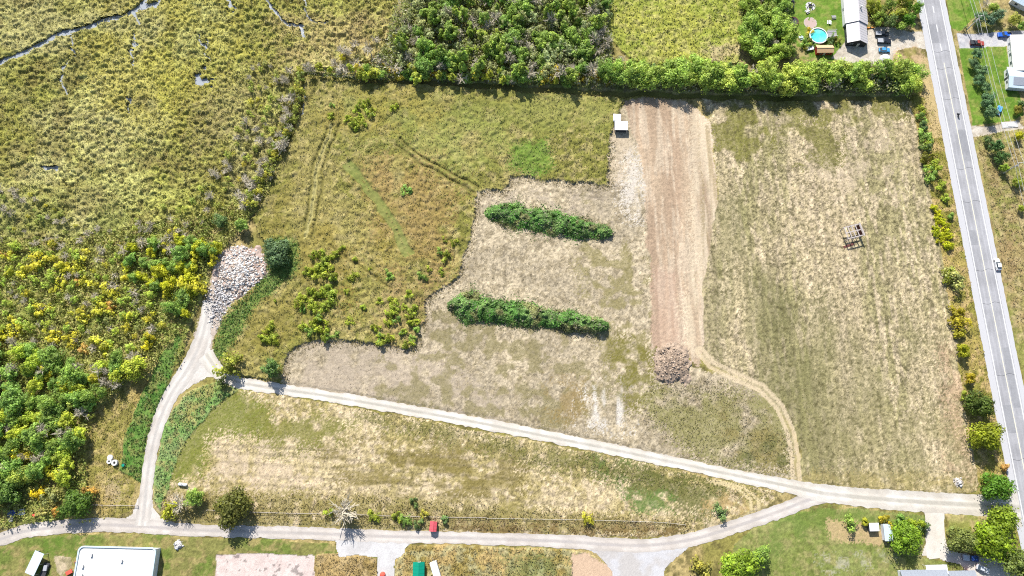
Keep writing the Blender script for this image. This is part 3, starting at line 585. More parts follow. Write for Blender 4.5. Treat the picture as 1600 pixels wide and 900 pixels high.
# ------------------------------------------------------------------ ground cover that nobody could count
def zat(x, y):
    i = np.clip(((y-gy[0])/STEP).astype(int), 0, ny-1); j = np.clip(((x-gx[0])/STEP).astype(int), 0, nx-1)
    return Z[i, j], REG[i, j]
def leaves(P, size, up=0.5, asp=0.55, seed=0, normals=None):
    """one small leaf-like quad at each point"""
    r = np.random.default_rng(seed); n = len(P)
    N = r.normal(size=(n, 3)); N /= np.linalg.norm(N, axis=1)[:, None]
    if normals is not None: N = N*0.5+normals
    N[:, 2] += up; N /= np.linalg.norm(N, axis=1)[:, None]
    A = np.cross(N, r.normal(size=(n, 3))); A /= np.linalg.norm(A, axis=1)[:, None]; B = np.cross(N, A)
    s = (np.broadcast_to(size, n)*(0.6+0.8*r.random(n)))[:, None]
    A = A*s*0.5; B = B*s*0.5*asp
    return np.stack([P-A*0.9-B*0.5, P+A*0.2-B, P+A*1.1+B*0.2, P-A*0.3+B], 1)
def scatter(pts, density, seed, jit=1.0):
    P = GP(pts); r = np.random.default_rng(seed)
    x0, y0 = P.min(0); x1, y1 = P.max(0); n = int((x1-x0)*(y1-y0)*density)
    x = r.uniform(x0, x1, n); y = r.uniform(y0, y1, n)
    k = inpoly(x+r.normal(size=n)*jit, y+r.normal(size=n)*jit, P)
    return x[k], y[k], r
def cover(name, pts, density, size, hmax, cols, label, regs=None, seed=1, up=0.4, clump=1.6, cthr=(0.3, 0.6), cat='grass', keep=0.7, near=None):
    x, y, r = scatter(pts, density, seed); z, rg = zat(x, y)
    k = np.ones(len(x), bool)
    i_ = np.clip(((y-gy[0])/STEP).astype(int), 0, ny-1); j_ = np.clip(((x-gx[0])/STEP).astype(int), 0, nx-1); k &= ~RUT[i_, j_] & ((z > -0.05) | (rg == 9))
    if near is not None: k &= dline(x, y, GP(near[0])) < near[1]*r.random(len(x))
    if regs: k &= np.isin(rg, [REGN.index(a) for a in regs])
    n_ = fbm(x, y, clump, seed+5, 2); k &= r.random(len(x)) < 0.25+0.75*sstep(cthr[0], cthr[1], n_)
    x, y, z, n_ = x[k], y[k], z[k], n_[k]
    i_ = np.clip(((y-gy[0])/STEP).astype(int), 0, ny-1); j_ = np.clip(((x-gx[0])/STEP).astype(int), 0, nx-1); own = COL[i_, j_]
    t = r.random(len(x)); big = fbm(x, y, 11, seed+9, 3)
    c = mix(np.broadcast_to(cols[0], (len(x), 3)), np.broadcast_to(cols[1], (len(x), 3)), sstep(0.35, 0.65, big))
    pick = r.random(len(x)) < 0.3; c = (own*1.1*keep+(1-keep)*np.where(pick[:, None], np.broadcast_to(cols[2], c.shape), c))*(0.7+0.6*r.random((len(x), 1)))
    P = np.c_[x, y, z+hmax*(0.15+0.85*t)*(0.4+0.8*n_)]
    o = obj(name, quads_mesh(name, leaves(P, size, up, seed=seed), np.clip(c, 0.004, 0.6)), M['grass'])
    return tag(o, label, cat, kind='stuff')
cover('marsh_reeds', MARSH, 5.4, 0.58, 0.75, (C(210, 205, 130), C(188, 185, 92), C(160, 151, 86)), 'olive and straw coloured reeds covering the open marsh', ['marsh'], 201, 1.1, 1.35, (0.38, 0.62), 'reeds')
cover('meadow_grass', MEADOW, 3.4, 0.46, 0.5, (C(176, 164, 100), C(150, 147, 78), C(138, 134, 70)), 'tall tan and olive grass of the uncut meadow', ['meadow'], 202, 1.6)
cover('field_grass', [(950, -70), (1165, -70), (1162, 60), (1150, 100), (1000, 104), (952, 60)], 2.6, 0.7, 0.5, (C(184, 182, 88), C(166, 174, 76), C(196, 190, 122)), 'yellow green grass of the field beyond the wood', ['meadow'], 203, 1.6)
cover('thicket_undergrowth', THICK, 9.0, 0.8, 2.6, (C(206, 210, 110), C(184, 200, 96), C(216, 208, 124)), 'low tangled undergrowth below the western thicket', ['woodland_floor'], 204, 0.6, 2.4, cat='undergrowth', keep=0.15)
cover('wood_undergrowth', WOOD, 9.0, 0.9, 4.6, (C(192, 204, 108), C(172, 188, 96), C(222, 216, 184)), 'leafy undergrowth filling the northern wood and hedgerow', ['woodland_floor'], 205, 0.6, 2.6, cat='undergrowth', keep=0.1)
for i, P in enumerate(GREEN):
    cover('green_weeds', P, 7.0, 0.6, 0.8, ((C(102, 146, 64), C(128, 158, 78), C(162, 156, 94)), (C(150, 182, 108), C(172, 190, 128), C(196, 186, 128)))[i], ('dense green weeds on the west side of the gravel track', 'pale green weeds inside the bend of the gravel track')[i], ['verge'], 210+i, 1.0, 1.4, cat='weeds', keep=0.4)
cover('green_weeds', [(430, 370), (465, 380), (470, 420), (400, 480), (350, 560), (330, 560), (345, 500), (400, 445)], 8.0, 0.6, 0.6, (C(100, 150, 64), C(120, 166, 78), C(150, 162, 90)), 'green weeds growing beside the rubble heap', None, 213, 1.0, 1.4, cat='weeds', keep=0.2)
cover('verge_grass', VERGE, 5.0, 0.45, 0.6, (C(178, 164, 84), C(150, 150, 62), C(206, 182, 128)), 'rough grass of the verge beside the paved road', ['verge'], 214, 1.5)
cover('roadside_grass', [(1480, 200), (1535, 200), (1690, 200), (1690, 640), (1620, 600), (1575, 450)], 4.0, 0.48, 0.6, (C(178, 160, 108), C(148, 148, 76), C(160, 136, 92)), 'brown and green rough grass right of the paved road', ['verge'], 215, 1.5)
cover('rough_grass', [(618, 852), (880, 856), (960, 985), (620, 985)], 7.0, 0.45, 0.7, (C(204, 176, 118), C(168, 150, 86), C(146, 140, 80)), 'rough dry grass south of the lower gravel road', ['rough_ground'], 216, 1.5)
cover('dry_weeds', [(490, 868), (530, 862), (588, 870), (592, 985), (485, 985)], 7.0, 0.45, 0.7, (C(196, 168, 112), C(164, 140, 88), C(150, 130, 84)), 'dry brown weeds between gravel pad and forecourt', ['rough_ground'], 217, 1.5, cat='weeds')
cover('fence_weeds', [(250, 768), (560, 772), (800, 795), (1080, 812), (1090, 835), (800, 834), (400, 824), (250, 812)], 7.0, 0.45, 0.8, (C(178, 162, 94), C(140, 136, 68), C(150, 116, 68)), 'tall weeds along the fence north of the lower road', ['lower_field'], 218, 1.5, cat='weeds')
cover('lane_weeds', [(560, 636), (1228, 768), (1180, 785), (1000, 760), (800, 715), (560, 655)], 4.5, 0.4, 0.3, (C(150, 140, 74), C(120, 126, 58), C(178, 160, 96)), 'low weeds on the south side of the gravel lane', ['lower_field'], 219, 1.5, cat='weeds')
cover('bank_weeds', [(1020, 590), (1130, 590), (1238, 680), (1240, 745), (1100, 725), (1000, 660)], 5.0, 0.42, 0.35, (C(158, 150, 86), C(150, 134, 74), C(136, 134, 72)), 'brown and green weeds inside the bend of the farm track', ['stubble_field'], 220, 1.5, cat='weeds')
EDGE = [(951, 212), (951, 290), (900, 284), (800, 275), (796, 290), (786, 298), (746, 300), (742, 330), (735, 370), (722, 405), (715, 432), (690, 452), (668, 470), (662, 500), (648, 545), (560, 533), (490, 532), (465, 540), (450, 552), (441, 575), (443, 598)]
cover('stray_tufts', STUB, 14.0, 0.4, 0.3, (C(168, 152, 90), C(148, 138, 72), C(130, 120, 66)), 'stray grass tufts spilling from the meadow edge', ['stubble_field'], 225, 1.2, 1.2, near=(EDGE, 3.2), keep=0.2)
cover('waste_grass', OPEN, 6.0, 0.42, 0.45, (C(186, 166, 98), C(154, 148, 78), C(140, 128, 70)), 'tan weedy grass between western thicket and gravel track', ['rough_ground'], 224, 1.5, 1.5)
cover('hay_stubble', HAY, 2.4, 0.33, 0.10, (C(222, 202, 164), C(168, 158, 104), C(136, 128, 80)), 'short mottled stubble tufts over the wide hayfield', ['hayfield'], 221, 1.6, 1.0)
cover('mown_stubble', STUB, 2.0, 0.33, 0.09, (C(220, 206, 178), C(176, 162, 124), C(140, 130, 92)), 'short pale stubble over the cleared field', ['stubble_field'], 222, 1.6, 1.2, (0.45, 0.65))
cover('cut_stubble', LOWF, 2.2, 0.33, 0.10, (C(222, 202, 162), C(176, 160, 104), C(146, 136, 80)), 'short straw stubble over the lower field', ['lower_field'], 223, 1.6, 1.2)

# ------------------------------------------------------------------ trees: a few shapes, many individuals
def limb_mesh(name, segs, material):
    mb = MB()
    for a, b, r0, r1 in segs: mb.bar(a, b, r0, r1, 5)
    m = bpy.data.meshes.new(name); m.from_pydata(mb.v, [], mb.f); m.update(); m.materials.append(material); return m
def broadleaf(seed, h=9.0, rx=3.6, base=0.28, nlobe=20, nleaf=1700, size=0.62, open_=0.0, flat_=1.0):
    r = np.random.default_rng(seed); segs = []; tr = h*0.5
    top = Vector((r.normal()*0.25, r.normal()*0.25, tr)); mid = Vector((top.x*0.3, top.y*0.3, tr*0.5))
    r0 = 0.03*h; segs += [((0, 0, -0.3), mid, r0, r0*0.75), (mid, top, r0*0.75, r0*0.5)]
    zc = h*(1+base)/2; rz = h*(1-base)/2*flat_; Ps = []; Ns = []; Ts = []
    for k in range(nlobe):
        ph = k*2.39996+r.random()*2.2; u = 1-2*(k+0.5)/nlobe+r.normal()*0.22; u = min(max(u, -0.7), 0.98); s_ = math.sqrt(1-u*u)
        d = np.array([s_*math.cos(ph), s_*math.sin(ph), u]); f = 0.35+0.65*r.random()**0.8
        c = np.array([0, 0, zc])+d*np.array([rx, rx, rz])*f; lr = (0.25+0.22*r.random())*rx*(1-0.15*max(u, 0))
        n = int(nleaf/nlobe*(0.6+0.8*r.random()))
        sq = np.array([r.uniform(0.75, 1.3), r.uniform(0.75, 1.3), r.uniform(0.6, 1.0)]); v = r.normal(size=(n, 3)); v[:, 2] += 0.35; v /= np.linalg.norm(v, axis=1)[:, None]
        rad = lr*(0.5+0.7*r.random(n)**0.7)
        rad = np.where(r.random(n) < 0.10, rad*1.45, rad); P = c+v*rad[:, None]*sq; Ps.append(P); Ns.append(v)
        Ts.append(np.full(n, 0.65+0.7*r.random()))
        if k % 2 == 0: segs.append((tuple(top if k % 4 else mid), tuple(c), r0*0.4, r0*0.12))
    P = np.concatenate(Ps); N = np.concatenate(Ns); T = np.concatenate(Ts)
    if open_:
        keep = r.random(len(P)) > open_; P, N, T = P[keep], N[keep], T[keep]
    P[:, 2] = np.maximum(P[:, 2], 0.25)
    t = (T*(0.7+0.6*r.random(len(P))))[:, None]*np.ones(3)
    yel = r.random(len(P)) < 0.25; t[yel] *= np.array([1.12, 1.06, 0.8])
    cr = quads_mesh('crown', leaves(P, size, 0.25, 0.75, seed, N), t); cr.materials.append(M['leaf'])
    return limb_mesh('trunk', segs, M['bark']), cr, zc
def shrub(seed, h=3.0, rx=1.9, nleaf=520, size=0.5):
    return broadleaf(seed, h, rx, 0.0, 9, nleaf, size)
def deadtree(seed, h=8.0, rx=3.0, nb=34, tw=6, thick=0.13):
    r = np.random.default_rng(seed); seg = []; segt = []
    top = Vector((r.normal()*0.4, r.normal()*0.4, h*0.75)); segt += [((0, 0, -0.3), tuple(top*0.5), 0.022*h, 0.016*h), (tuple(top*0.5), tuple(top), 0.016*h, 0.007*h)]
    for k in range(nb):
        t = 0.3+0.7*r.random(); a = top*t; ph = r.random()*6.283; el = 0.25+0.8*r.random(); L = rx*(0.6+0.5*r.random())*(1.15-0.4*t)
        d = Vector((math.cos(ph)*math.cos(el), math.sin(ph)*math.cos(el), math.sin(el))); b = a+d*L
        seg.append((tuple(a), tuple(b), thick, thick*0.5))
        for j in range(tw):
            q = a.lerp(b, 0.35+0.65*r.random()); e = (d+Vector(r.normal(size=3))*0.55).normalized()*L*(0.3+0.35*r.random())
            seg.append((tuple(q), tuple(q+e), thick*0.6, thick*0.3))
    mb = MB()
    for a, b, r0, r1 in seg: mb.bar(a, b, r0, r1, 3)
    m = bpy.data.meshes.new('branches'); m.from_pydata(mb.v, [], mb.f); m.update()
    m.materials.append(M['dead'])
    return limb_mesh('trunk', segt, M['dead']), m, h*0.55
PROTO = {'tree': [broadleaf(300+i, 9.0, 3.3+0.25*i, 0.2, 20+i, 2200) for i in range(6)],
         'maple': [broadleaf(320+i, 9.0, 5.0, 0.14, 38, 4200, 0.62) for i in range(3)],
         'poplar': [broadleaf(330+i, 10.0, 2.3, 0.15, 20, 1600, 0.6) for i in range(3)],
         'thin': [broadleaf(340+i, 8.0, 2.7, 0.2, 12, 900, 0.55, 0.25) for i in range(3)],
         'bush': [shrub(350+i, 3.0, 1.9+0.15*i) for i in range(4)],
         'dead': [deadtree(370+i) for i in range(4)],
         'twig': [deadtree(380+i, 4.0, 2.2, 26, 5, 0.10) for i in range(3)]}
PH = {'tree': 9.0, 'maple': 9.0, 'poplar': 10.0, 'thin': 8.0, 'bush': 3.0, 'conifer': 9.0, 'dead': 8.0, 'twig': 4.0}
PNAME = {'tree': 'leafy_tree', 'maple': 'round_tree', 'poplar': 'slender_tree', 'thin': 'sparse_tree', 'bush': 'bush', 'conifer': 'evergreen_tree', 'dead': 'dead_tree', 'twig': 'bare_shrub'}
trr = random.Random(5)
def plant(kind, px, py, s, col, label, group=None, cat=None, jitter=0.12, sz=None, on_crown=True):
    if kind == 'maple' and sz is None: sz = 0.3+0.62*s       # wide trees are not as much taller
    tm, cm, zc = PROTO[kind][trr.randrange(len(PROTO[kind]))]
    x, y = G(px, py, zc*(s if sz is None else sz) if on_crown else 0.0)
    zz = float(zat(np.array([x]), np.array([y]))[0][0])
    dead = kind in ('dead', 'twig')
    e = empty('sapling' if kind == 'thin' and s < 0.46 else PNAME[kind], (x, y, max(min(zz, 0.6), 0.0)*0.5), trr.random()*6.283, label, cat or ('bush' if kind == 'bush' else 'shrub' if kind == 'twig' else 'tree'), group)
    f = s*(1+trr.uniform(-jitter, jitter)); w_ = 0.26 if group else 0.1; e.scale = (f*trr.uniform(1-w_, 1+w_), f*trr.uniform(1-w_, 1+w_), (s if sz is None else sz)*(trr.uniform(0.8, 1.2) if group else 1))
    t = obj('trunk' if kind not in ('bush', 'twig') else 'stems', tm, None, e)
    c = obj('crown' if not dead else 'branches', cm, None, e)
    if not dead:
        v = 1+trr.uniform(-0.14, 0.14); h = trr.uniform(-0.09, 0.04)
        v *= 1.3 if kind == 'maple' else 1.7; c.color = (col[0]*v*(1+h), col[1]*v, col[2]*v*(1-h), 1)
    return e
def fill(pts, spacing, choices, seed, jit=0.42, zx=None, zy=None):
    """zx, zy: (limit, phrase) lists that place a tree within its group, from left to right and from top to bottom"""
    def where(v, zs):
        for lim, ph in zs or ():
            if v < lim: return ph
        return ''
    """choices: (weight, kind, smin, smax, colour, label, group)"""
    P = GP(pts); r = random.Random(seed); x0, y0 = P.min(0); x1, y1 = P.max(0); n = 0; row = 0
    yy = y0
    tot = sum(c[0] for c in choices)
    while yy < y1:
        xx = x0+(spacing/2 if row % 2 else 0)
        while xx < x1:
            x = xx+r.uniform(-jit, jit)*spacing; y = yy+r.uniform(-jit, jit)*spacing
            if inpoly(np.array([x]), np.array([y]), P)[0]:
                q = r.random()*tot
                for c in choices:
                    q -= c[0]
                    if q <= 0: break
                if c[1] is None: xx += spacing; continue
                den = CAM_H*SP+y*CP
                qx, qy, ss = 800+FPX*x/den, 450-FPX*(y*SP-CAM_H*CP)/den, r.uniform(c[2], c[3]); lab = c[5]
                if zx or zy:
                    t_ = (ss-c[2])/max(c[3]-c[2], 1e-6); lab = ('smaller ' if t_ < 0.36 else 'larger ' if t_ > 0.7 else '')+lab+where(qx, zx)+where(qy, zy)
                plant(c[1], qx, qy, ss, c[4], lab, c[6]); n += 1
            xx += spacing
        yy += spacing*0.87; row += 1
    return n
g1, g2, g3, g4 = C(158, 180, 80), C(140, 168, 78), C(180, 194, 88), C(116, 138, 80)
yl, yo, ol = C(206, 200, 62), C(206, 186, 66), C(168, 164, 96)
N_ = {}
WN = 'trees of the northern wood'
N_['wood'] = fill([(645, -50), (955, -50), (950, 60), (956, 122), (800, 119), (640, 114), (610, 95), (632, 40)], 4.5, [
    (2.6, 'tree', 0.5, 1.0, g2, 'green leafy tree in the wood above the meadow', WN), (2.6, 'poplar', 0.65, 1.1, g1, 'slender light green tree in the wood above the meadow', WN),
    (1.2, 'poplar', 0.6, 0.9, g3, 'slender yellow green tree in the wood above the meadow', WN), (2.6, 'dead', 0.75, 1.05, yl, 'bare grey tree in the wood above the meadow', WN),
    (3.6, 'thin', 0.6, 1.0, C(176, 182, 124), 'sparse greyish green tree in the wood above the meadow', WN)], 41, zx=[(700, ', left end'), (760, ', left of centre'), (820, ', centre'), (880, ', right of centre'), (9999, ', beside the field')], zy=[(15, ', top edge'), (55, ', back'), (90, ', middle row'), (9999, ', front row')])
N_['woodedge'] = fill([(478, 103), (640, 106), (960, 118), (958, 130), (645, 122), (480, 118)], 3.3, [
    (2.5, 'poplar', 0.5, 0.78, C(190, 196, 76), 'small yellow green tree on the meadow ditch', WN), (1.5, 'bush', 1.0, 1.6, yo, 'golden bush on the meadow ditch', WN),
    (2, 'twig', 0.9, 1.4, yl, 'bare grey shrub on the meadow ditch', WN), (2.4, 'tree', 0.42, 0.62, g2, 'small green tree on the meadow ditch', WN)], 42, zx=[(520, ', far left'), (560, ', left end'), (600, ', left part'), (680, ', below the wood corner'), (760, ', left of centre'), (830, ', centre'), (900, ', right of centre'), (9999, ', far right')], zy=[])
N_['woodfront'] = fill([(560, 60), (640, 20), (660, 100), (480, 104), (520, 85)], 5.2, [
    (3, 'twig', 0.9, 1.4, yl, 'bare grey shrub between marsh and northern wood', WN), (1.2, 'bush', 0.7, 1.1, ol, 'olive bush between marsh and northern wood', WN),
    (0.8, 'thin', 0.35, 0.55, yl, 'small yellow tree between marsh and northern wood', WN)], 43, zx=[(560, ', left'), (610, ', middle'), (9999, ', right')], zy=[(75, ', upper'), (9999, ', lower')])
HN = 'trees of the hedgerow'
N_['hedge'] = fill([(955, 96), (1170, 104), (1436, 106), (1438, 134), (1180, 134), (955, 124)], 4.2, [
    (3.5, 'tree', 0.78, 1.1, g1, 'green leafy tree in the hedgerow along the hayfield', HN), (2, 'tree', 0.7, 1.0, g3, 'yellow green tree in the hedgerow along the hayfield', HN),
    (1.6, 'dead', 0.7, 1.0, yl, 'bare grey tree in the hedgerow along the hayfield', HN), (1, 'bush', 1.2, 1.7, g4, 'dark green bush in the hedgerow along the hayfield', HN),
    (0.5, 'bush', 1.0, 1.4, yo, 'golden bush in the hedgerow along the hayfield', HN)], 44, zx=[(1010, ', left end'), (1080, ', below the bright field'), (1160, ', left of centre'), (1240, ', below the grove'), (1320, ', below the pool garden'), (1380, ', below the long house'), (9999, ', road end')], zy=[(118, ', back row'), (9999, ', front row')])
N_['grove'] = fill([(1166, -40), (1224, -40), (1234, 30), (1236, 95), (1172, 100), (1160, 40)], 5.0, [
    (4, 'tree', 0.7, 1.0, g1, 'tall green tree between bright field and pool garden', 'trees left of the pool garden'), (1.2, 'tree', 0.6, 0.8, C(150, 168, 80), 'pale green tree between bright field and pool garden', 'trees left of the pool garden'),
    (1, 'dead', 0.6, 0.8, yl, 'bare tree between bright field and pool garden', 'trees left of the pool garden')], 45, zx=[(1195, ', field side'), (9999, ', garden side')], zy=[(10, ', top edge'), (55, ', middle'), (9999, ', lower end')])
TB = 'shrubs of the belt between marsh and meadow'
BELT = [(470, 110), (425, 92), (392, 105), (378, 150), (362, 215), (335, 268), (280, 312), (205, 345), (150, 372), (200, 388), (262, 390), (340, 352), (395, 320), (425, 280), (452, 222), (470, 160)]
N_['belt'] = fill(BELT, 3.9, [
    (1.8, 'twig', 0.5, 1.05, yl, 'bare grey shrub in the belt between marsh and meadow', TB), (1.6, 'thin', 0.25, 0.44, C(176, 174, 100), 'olive sapling in the belt between marsh and meadow', TB),
    (0.8, 'thin', 0.25, 0.4, C(206, 198, 88), 'yellow sapling in the belt between marsh and meadow', TB), (2.2, 'thin', 0.3, 0.5, C(186, 194, 96), 'small green tree in the belt between marsh and meadow', TB)], 46, zx=[(230, ', lower left end'), (300, ', left part'), (360, ', bend'), (410, ', right part'), (9999, ', ditch side')], zy=[(160, ', upper end'), (240, ', upper half'), (310, ', lower half'), (9999, ', lower end')])
N_['beltedge'] = fill([(468, 108), (474, 112), (472, 150), (456, 206), (434, 256), (404, 306), (386, 334), (374, 322), (400, 282), (424, 232), (446, 178), (458, 126)], 2.7, [
    (2.2, 'thin', 0.38, 0.6, C(168, 176, 84), 'small green tree of the meadow edge hedge', TB), (1.4, 'thin', 0.36, 0.55, C(200, 196, 84), 'small yellow tree of the meadow edge hedge', TB), (1.2, 'twig', 0.9, 1.3, yl, 'bare shrub of the meadow edge hedge', TB)], 59, zx=[(400, ', lower end'), (425, ', lower half'), (450, ', upper half'), (9999, ', upper end')], zy=[(150, ', at the field corner'), (200, ', upper stretch'), (240, ', middle'), (280, ', below middle'), (9999, ', near the rubble')])
RB = 'trees west of the rubble heap'
N_['rubtrees'] = fill([(185, 385), (240, 360), (300, 372), (338, 382), (345, 398), (318, 428), (300, 470), (285, 505), (250, 470), (200, 430)], 4.6, [
    (2.5, 'tree', 0.5, 0.72, g2, 'green leafy tree west of the rubble heap', RB), (2.5, 'tree', 0.45, 0.65, C(190, 192, 50), 'yellow green tree west of the rubble heap', RB),
    (1.2, 'bush', 1.1, 1.6, yl, 'yellow bush west of the rubble heap', RB), (0.8, 'twig', 1.0, 1.4, yl, 'bare grey shrub west of the rubble heap', RB)], 47, zx=[(240, ', left'), (290, ', centre'), (9999, ', right')], zy=[(400, ', upper row'), (440, ', middle row'), (9999, ', lower row')])
plant('tree', 378, 352, 0.6, g2, 'dark green tree just above the rubble heap', cat='tree'); plant('tree', 345, 345, 0.55, g4, 'deep green tree in the shrub belt above the rubble heap')
TH = 'trees of the western thicket'
N_['thick1'] = fill([(-60, 376), (90, 380), (185, 400), (250, 470), (262, 500), (200, 560), (60, 545), (-60, 500)], 4.0, [
    (1.5, 'bush', 0.9, 1.4, C(212, 206, 72), 'bright yellow bush in the upper western thicket', TH), (4.0, 'thin', 0.36, 0.62, C(188, 204, 90), 'light green tree in the upper western thicket', TH), (1.8, 'thin', 0.34, 0.55, C(208, 202, 76), 'yellow tree in the upper western thicket', TH),
    (1.0, 'twig', 0.6, 1.0, yl, 'bare grey shrub in the upper western thicket', TH), (1.0, 'thin', 0.28, 0.46, C(176, 176, 104), 'olive sapling in the upper western thicket', TH), (0.25, 'bush', 0.6, 0.9, C(206, 170, 96), 'orange tinted bush in the upper western thicket', TH)], 48, zx=[(40, ', left edge'), (90, ', left part'), (140, ', centre'), (190, ', right part'), (9999, ', lane side')], zy=[(420, ', upper rows'), (470, ', middle rows'), (9999, ', lower rows')])
N_['thick0'] = fill([(-60, 285), (60, 300), (110, 340), (230, 372), (180, 398), (90, 384), (-60, 378)], 4.6, [
    (2.0, 'thin', 0.22, 0.4, C(176, 186, 96), 'pale green sapling where marsh turns to thicket', TH), (2.0, 'twig', 0.5, 0.95, yl, 'bare grey shrub where marsh turns to thicket', TH), (0.7, 'thin', 0.22, 0.36, C(204, 198, 84), 'yellow sapling where marsh turns to thicket', TH)], 58, zx=[(40, ', left edge'), (110, ', left part'), (9999, ', right part')], zy=[(340, ', upper'), (9999, ', lower')])
N_['thick2'] = fill([(-60, 500), (60, 545), (200, 560), (225, 545), (215, 590), (175, 610), (150, 650), (118, 690), (118, 750), (60, 740), (-60, 760)], 4.5, [
    (3.0, 'tree', 0.5, 1.0, g2, 'green leafy tree in the lower western thicket', TH), (2.2, 'tree', 0.5, 0.85, C(186, 198, 72), 'yellow green tree in the lower western thicket', TH),
    (3.0, 'dead', 0.55, 0.9, yl, 'bare grey tree in the lower western thicket', TH), (2.0, 'thin', 0.4, 0.7, C(186, 196, 96), 'sparse pale green tree in the lower western thicket', TH), (1.2, 'bush', 1.0, 1.6, yl, 'yellow bush in the lower western thicket', TH)], 49, zx=[(30, ', left edge'), (80, ', left part'), (130, ', right part'), (9999, ', lane side')], zy=[(570, ', upper rows'), (630, ', middle rows'), (690, ', lower rows'), (9999, ', lowest rows')])
MB_ = 'bushes scattered in the meadow'
yg = C(158, 170, 60)
N_['mb1'] = fill([(482, 392), (528, 396), (525, 430), (520, 465), (532, 505), (524, 528), (470, 530), (466, 480), (478, 440)], 3.2, [(0.45, None), (1, 'bush', 0.7, 1.15, yg, 'yellow green bush in the large cluster beside the cleared field', MB_), (0.3, 'bush', 0.6, 0.9, g2, 'darker green bush in the large cluster beside the cleared field', MB_)], 50, zx=[(498, ', left side'), (9999, ', right side')], zy=[(430, ', upper end'), (480, ', middle'), (9999, ', lower end')])
N_['mb2'] = fill([(612, 468), (648, 485), (656, 505), (648, 540), (590, 535), (582, 510), (606, 500)], 3.2, [(0.45, None), (1, 'bush', 0.6, 0.95, yg, 'yellow green bush in the cluster by the meadow corner', MB_), (0.3, 'bush', 0.5, 0.8, g2, 'darker green bush in the cluster by the meadow corner', MB_)], 51, zx=[(615, ', left side'), (9999, ', right side')], zy=[(508, ', upper part'), (9999, ', lower part')])
N_['mb3'] = fill([(395, 500), (440, 505), (445, 545), (430, 560), (400, 560)], 3.6, [(0.45, None), (1, 'bush', 0.6, 1.0, yg, 'yellow green bush near the western end of the cleared field', MB_)], 52, zx=[(415, ', left'), (430, ', middle'), (9999, ', right')], zy=[(525, ', upper'), (9999, ', lower')])
N_['mb4'] = fill([(545, 165), (585, 160), (582, 200), (560, 215), (540, 200)], 3.0, [(0.45, None), (1, 'bush', 0.6, 0.95, yg, 'yellow green bush in the small cluster at the top of the meadow', MB_)], 53, zx=[(558, ', left'), (572, ', middle'), (9999, ', right')], zy=[(180, ', upper'), (9999, ', lower')])
for (px, py) in [(520, 165), (618, 168), (612, 172), (517, 182), (635, 298), (694, 374), (711, 378), (686, 392), (696, 402), (670, 420), (690, 425), (578, 420), (553, 432), (606, 426), (610, 432), (542, 455), (546, 502), (660, 432), (535, 388), (555, 405), (594, 470), (640, 460), (430, 470), (568, 480)]:
    plant('bush', px, py, trr.uniform(0.5, 0.85), yg if trr.random() < 0.75 else g2, 'lone small bush in the meadow grass, '+('top' if py < 200 else 'centre' if py < 340 else 'right side' if px > 650 else 'left of the rubble weeds' if px < 450 else 'lower middle, upper' if py < 430 else 'lower middle, lower'), 'lone bushes in the meadow')

# trees one can name
plant('maple', 433, 393, 1.0, C(118, 142, 92), 'round grey green tree right of the rubble heap', sz=0.75)
plant('tree', 424, 575, 0.85, C(112, 140, 74), 'small upright tree casting its shadow over the gravel lane', sz=0.8)
plant('bush', 357, 571, 2.0, C(158, 164, 66), 'yellowish bush at the inner corner of the lane junction')
plant('bush', 346, 600, 1.1, C(120, 134, 70), 'low green bush just below the lane junction')
plant('tree', 303, 778, 0.62, g1, 'light green tree beside the lower road junction'); plant('twig', 281, 790, 1.5, yl, 'bare grey shrub beside the lower road junction')
plant('bush', 268, 797, 1.3, C(190, 186, 56), 'yellow bush by the corner of track and road')
plant('maple', 361, 793, 1.05, C(128, 128, 58), 'dark olive round tree above the lower gravel road', sz=0.9)
plant('maple', 117, 787, 0.98, C(106, 138, 54), 'round green tree shading the lower road by the white roof', sz=0.75)
plant('dead', 537, 795, 1.3, yl, 'large bare silver tree beside the lower gravel road', sz=0.95)
d2 = PROTO['twig'][0]
plant('twig', 537, 797, 2.0, yl, 'silvery bare undergrowth round the foot of the large bare tree', cat='shrub')
plant('maple', 8, 768, 0.95, g2, 'broad green tree over the parked blue pickup'); plant('tree', 30, 745, 0.8, g3, 'yellow green tree behind the parked blue pickup'); plant('tree', 5, 738, 0.8, g1, 'bright green tree at the left picture edge')
plant('dead', 98, 680, 0.85, yl, 'tall bare white tree at the thicket corner'); plant('dead', 102, 733, 0.7, yl, 'spreading bare tree above the round green tree'); plant('dead', 72, 712, 0.6, yl, 'small bare tree left of the spreading bare tree')
plant('tree', 148, 592, 0.62, C(178, 176, 54), 'yellow green tree standing clear of the thicket'); plant('bush', 232, 535, 1.5, C(208, 198, 50), 'bright yellow bush by the gravel track')
plant('maple', 1530, 632, 1.05, C(112, 132, 54), 'upper round green tree between hayfield and paved road'); plant('maple', 1542, 682, 1.15, C(158, 170, 48), 'large yellow green round tree between hayfield and paved road')
plant('maple', 1556, 760, 0.98, C(112, 152, 46), 'round green tree at the gravel lane entrance')
plant('maple', 1568, 812, 0.92, C(150, 168, 50), 'yellow green tree at the road corner by the driveway'); plant('maple', 1500, 842, 0.9, C(146, 158, 82), 'dull green round tree beside the driveway')
plant('maple', 1552, 846, 1.22, C(148, 176, 46), 'biggest bright green tree beside the driveway'); plant('maple', 1416, 840, 0.86, C(142, 172, 50), 'round bright green tree beside the grey garden shed')
plant('maple', 1594, 882, 1.0, C(136, 148, 72), 'dark green tree in the bottom right corner'); plant('maple', 1156, 886, 1.0, C(160, 184, 58), 'bright lime green tree at the bottom picture edge')
plant('tree', 1190, 868, 0.75, g2, 'green tree behind the lime green tree'); plant('bush', 1095, 888, 1.6, C(150, 146, 66), 'olive bush left of the lime green tree')
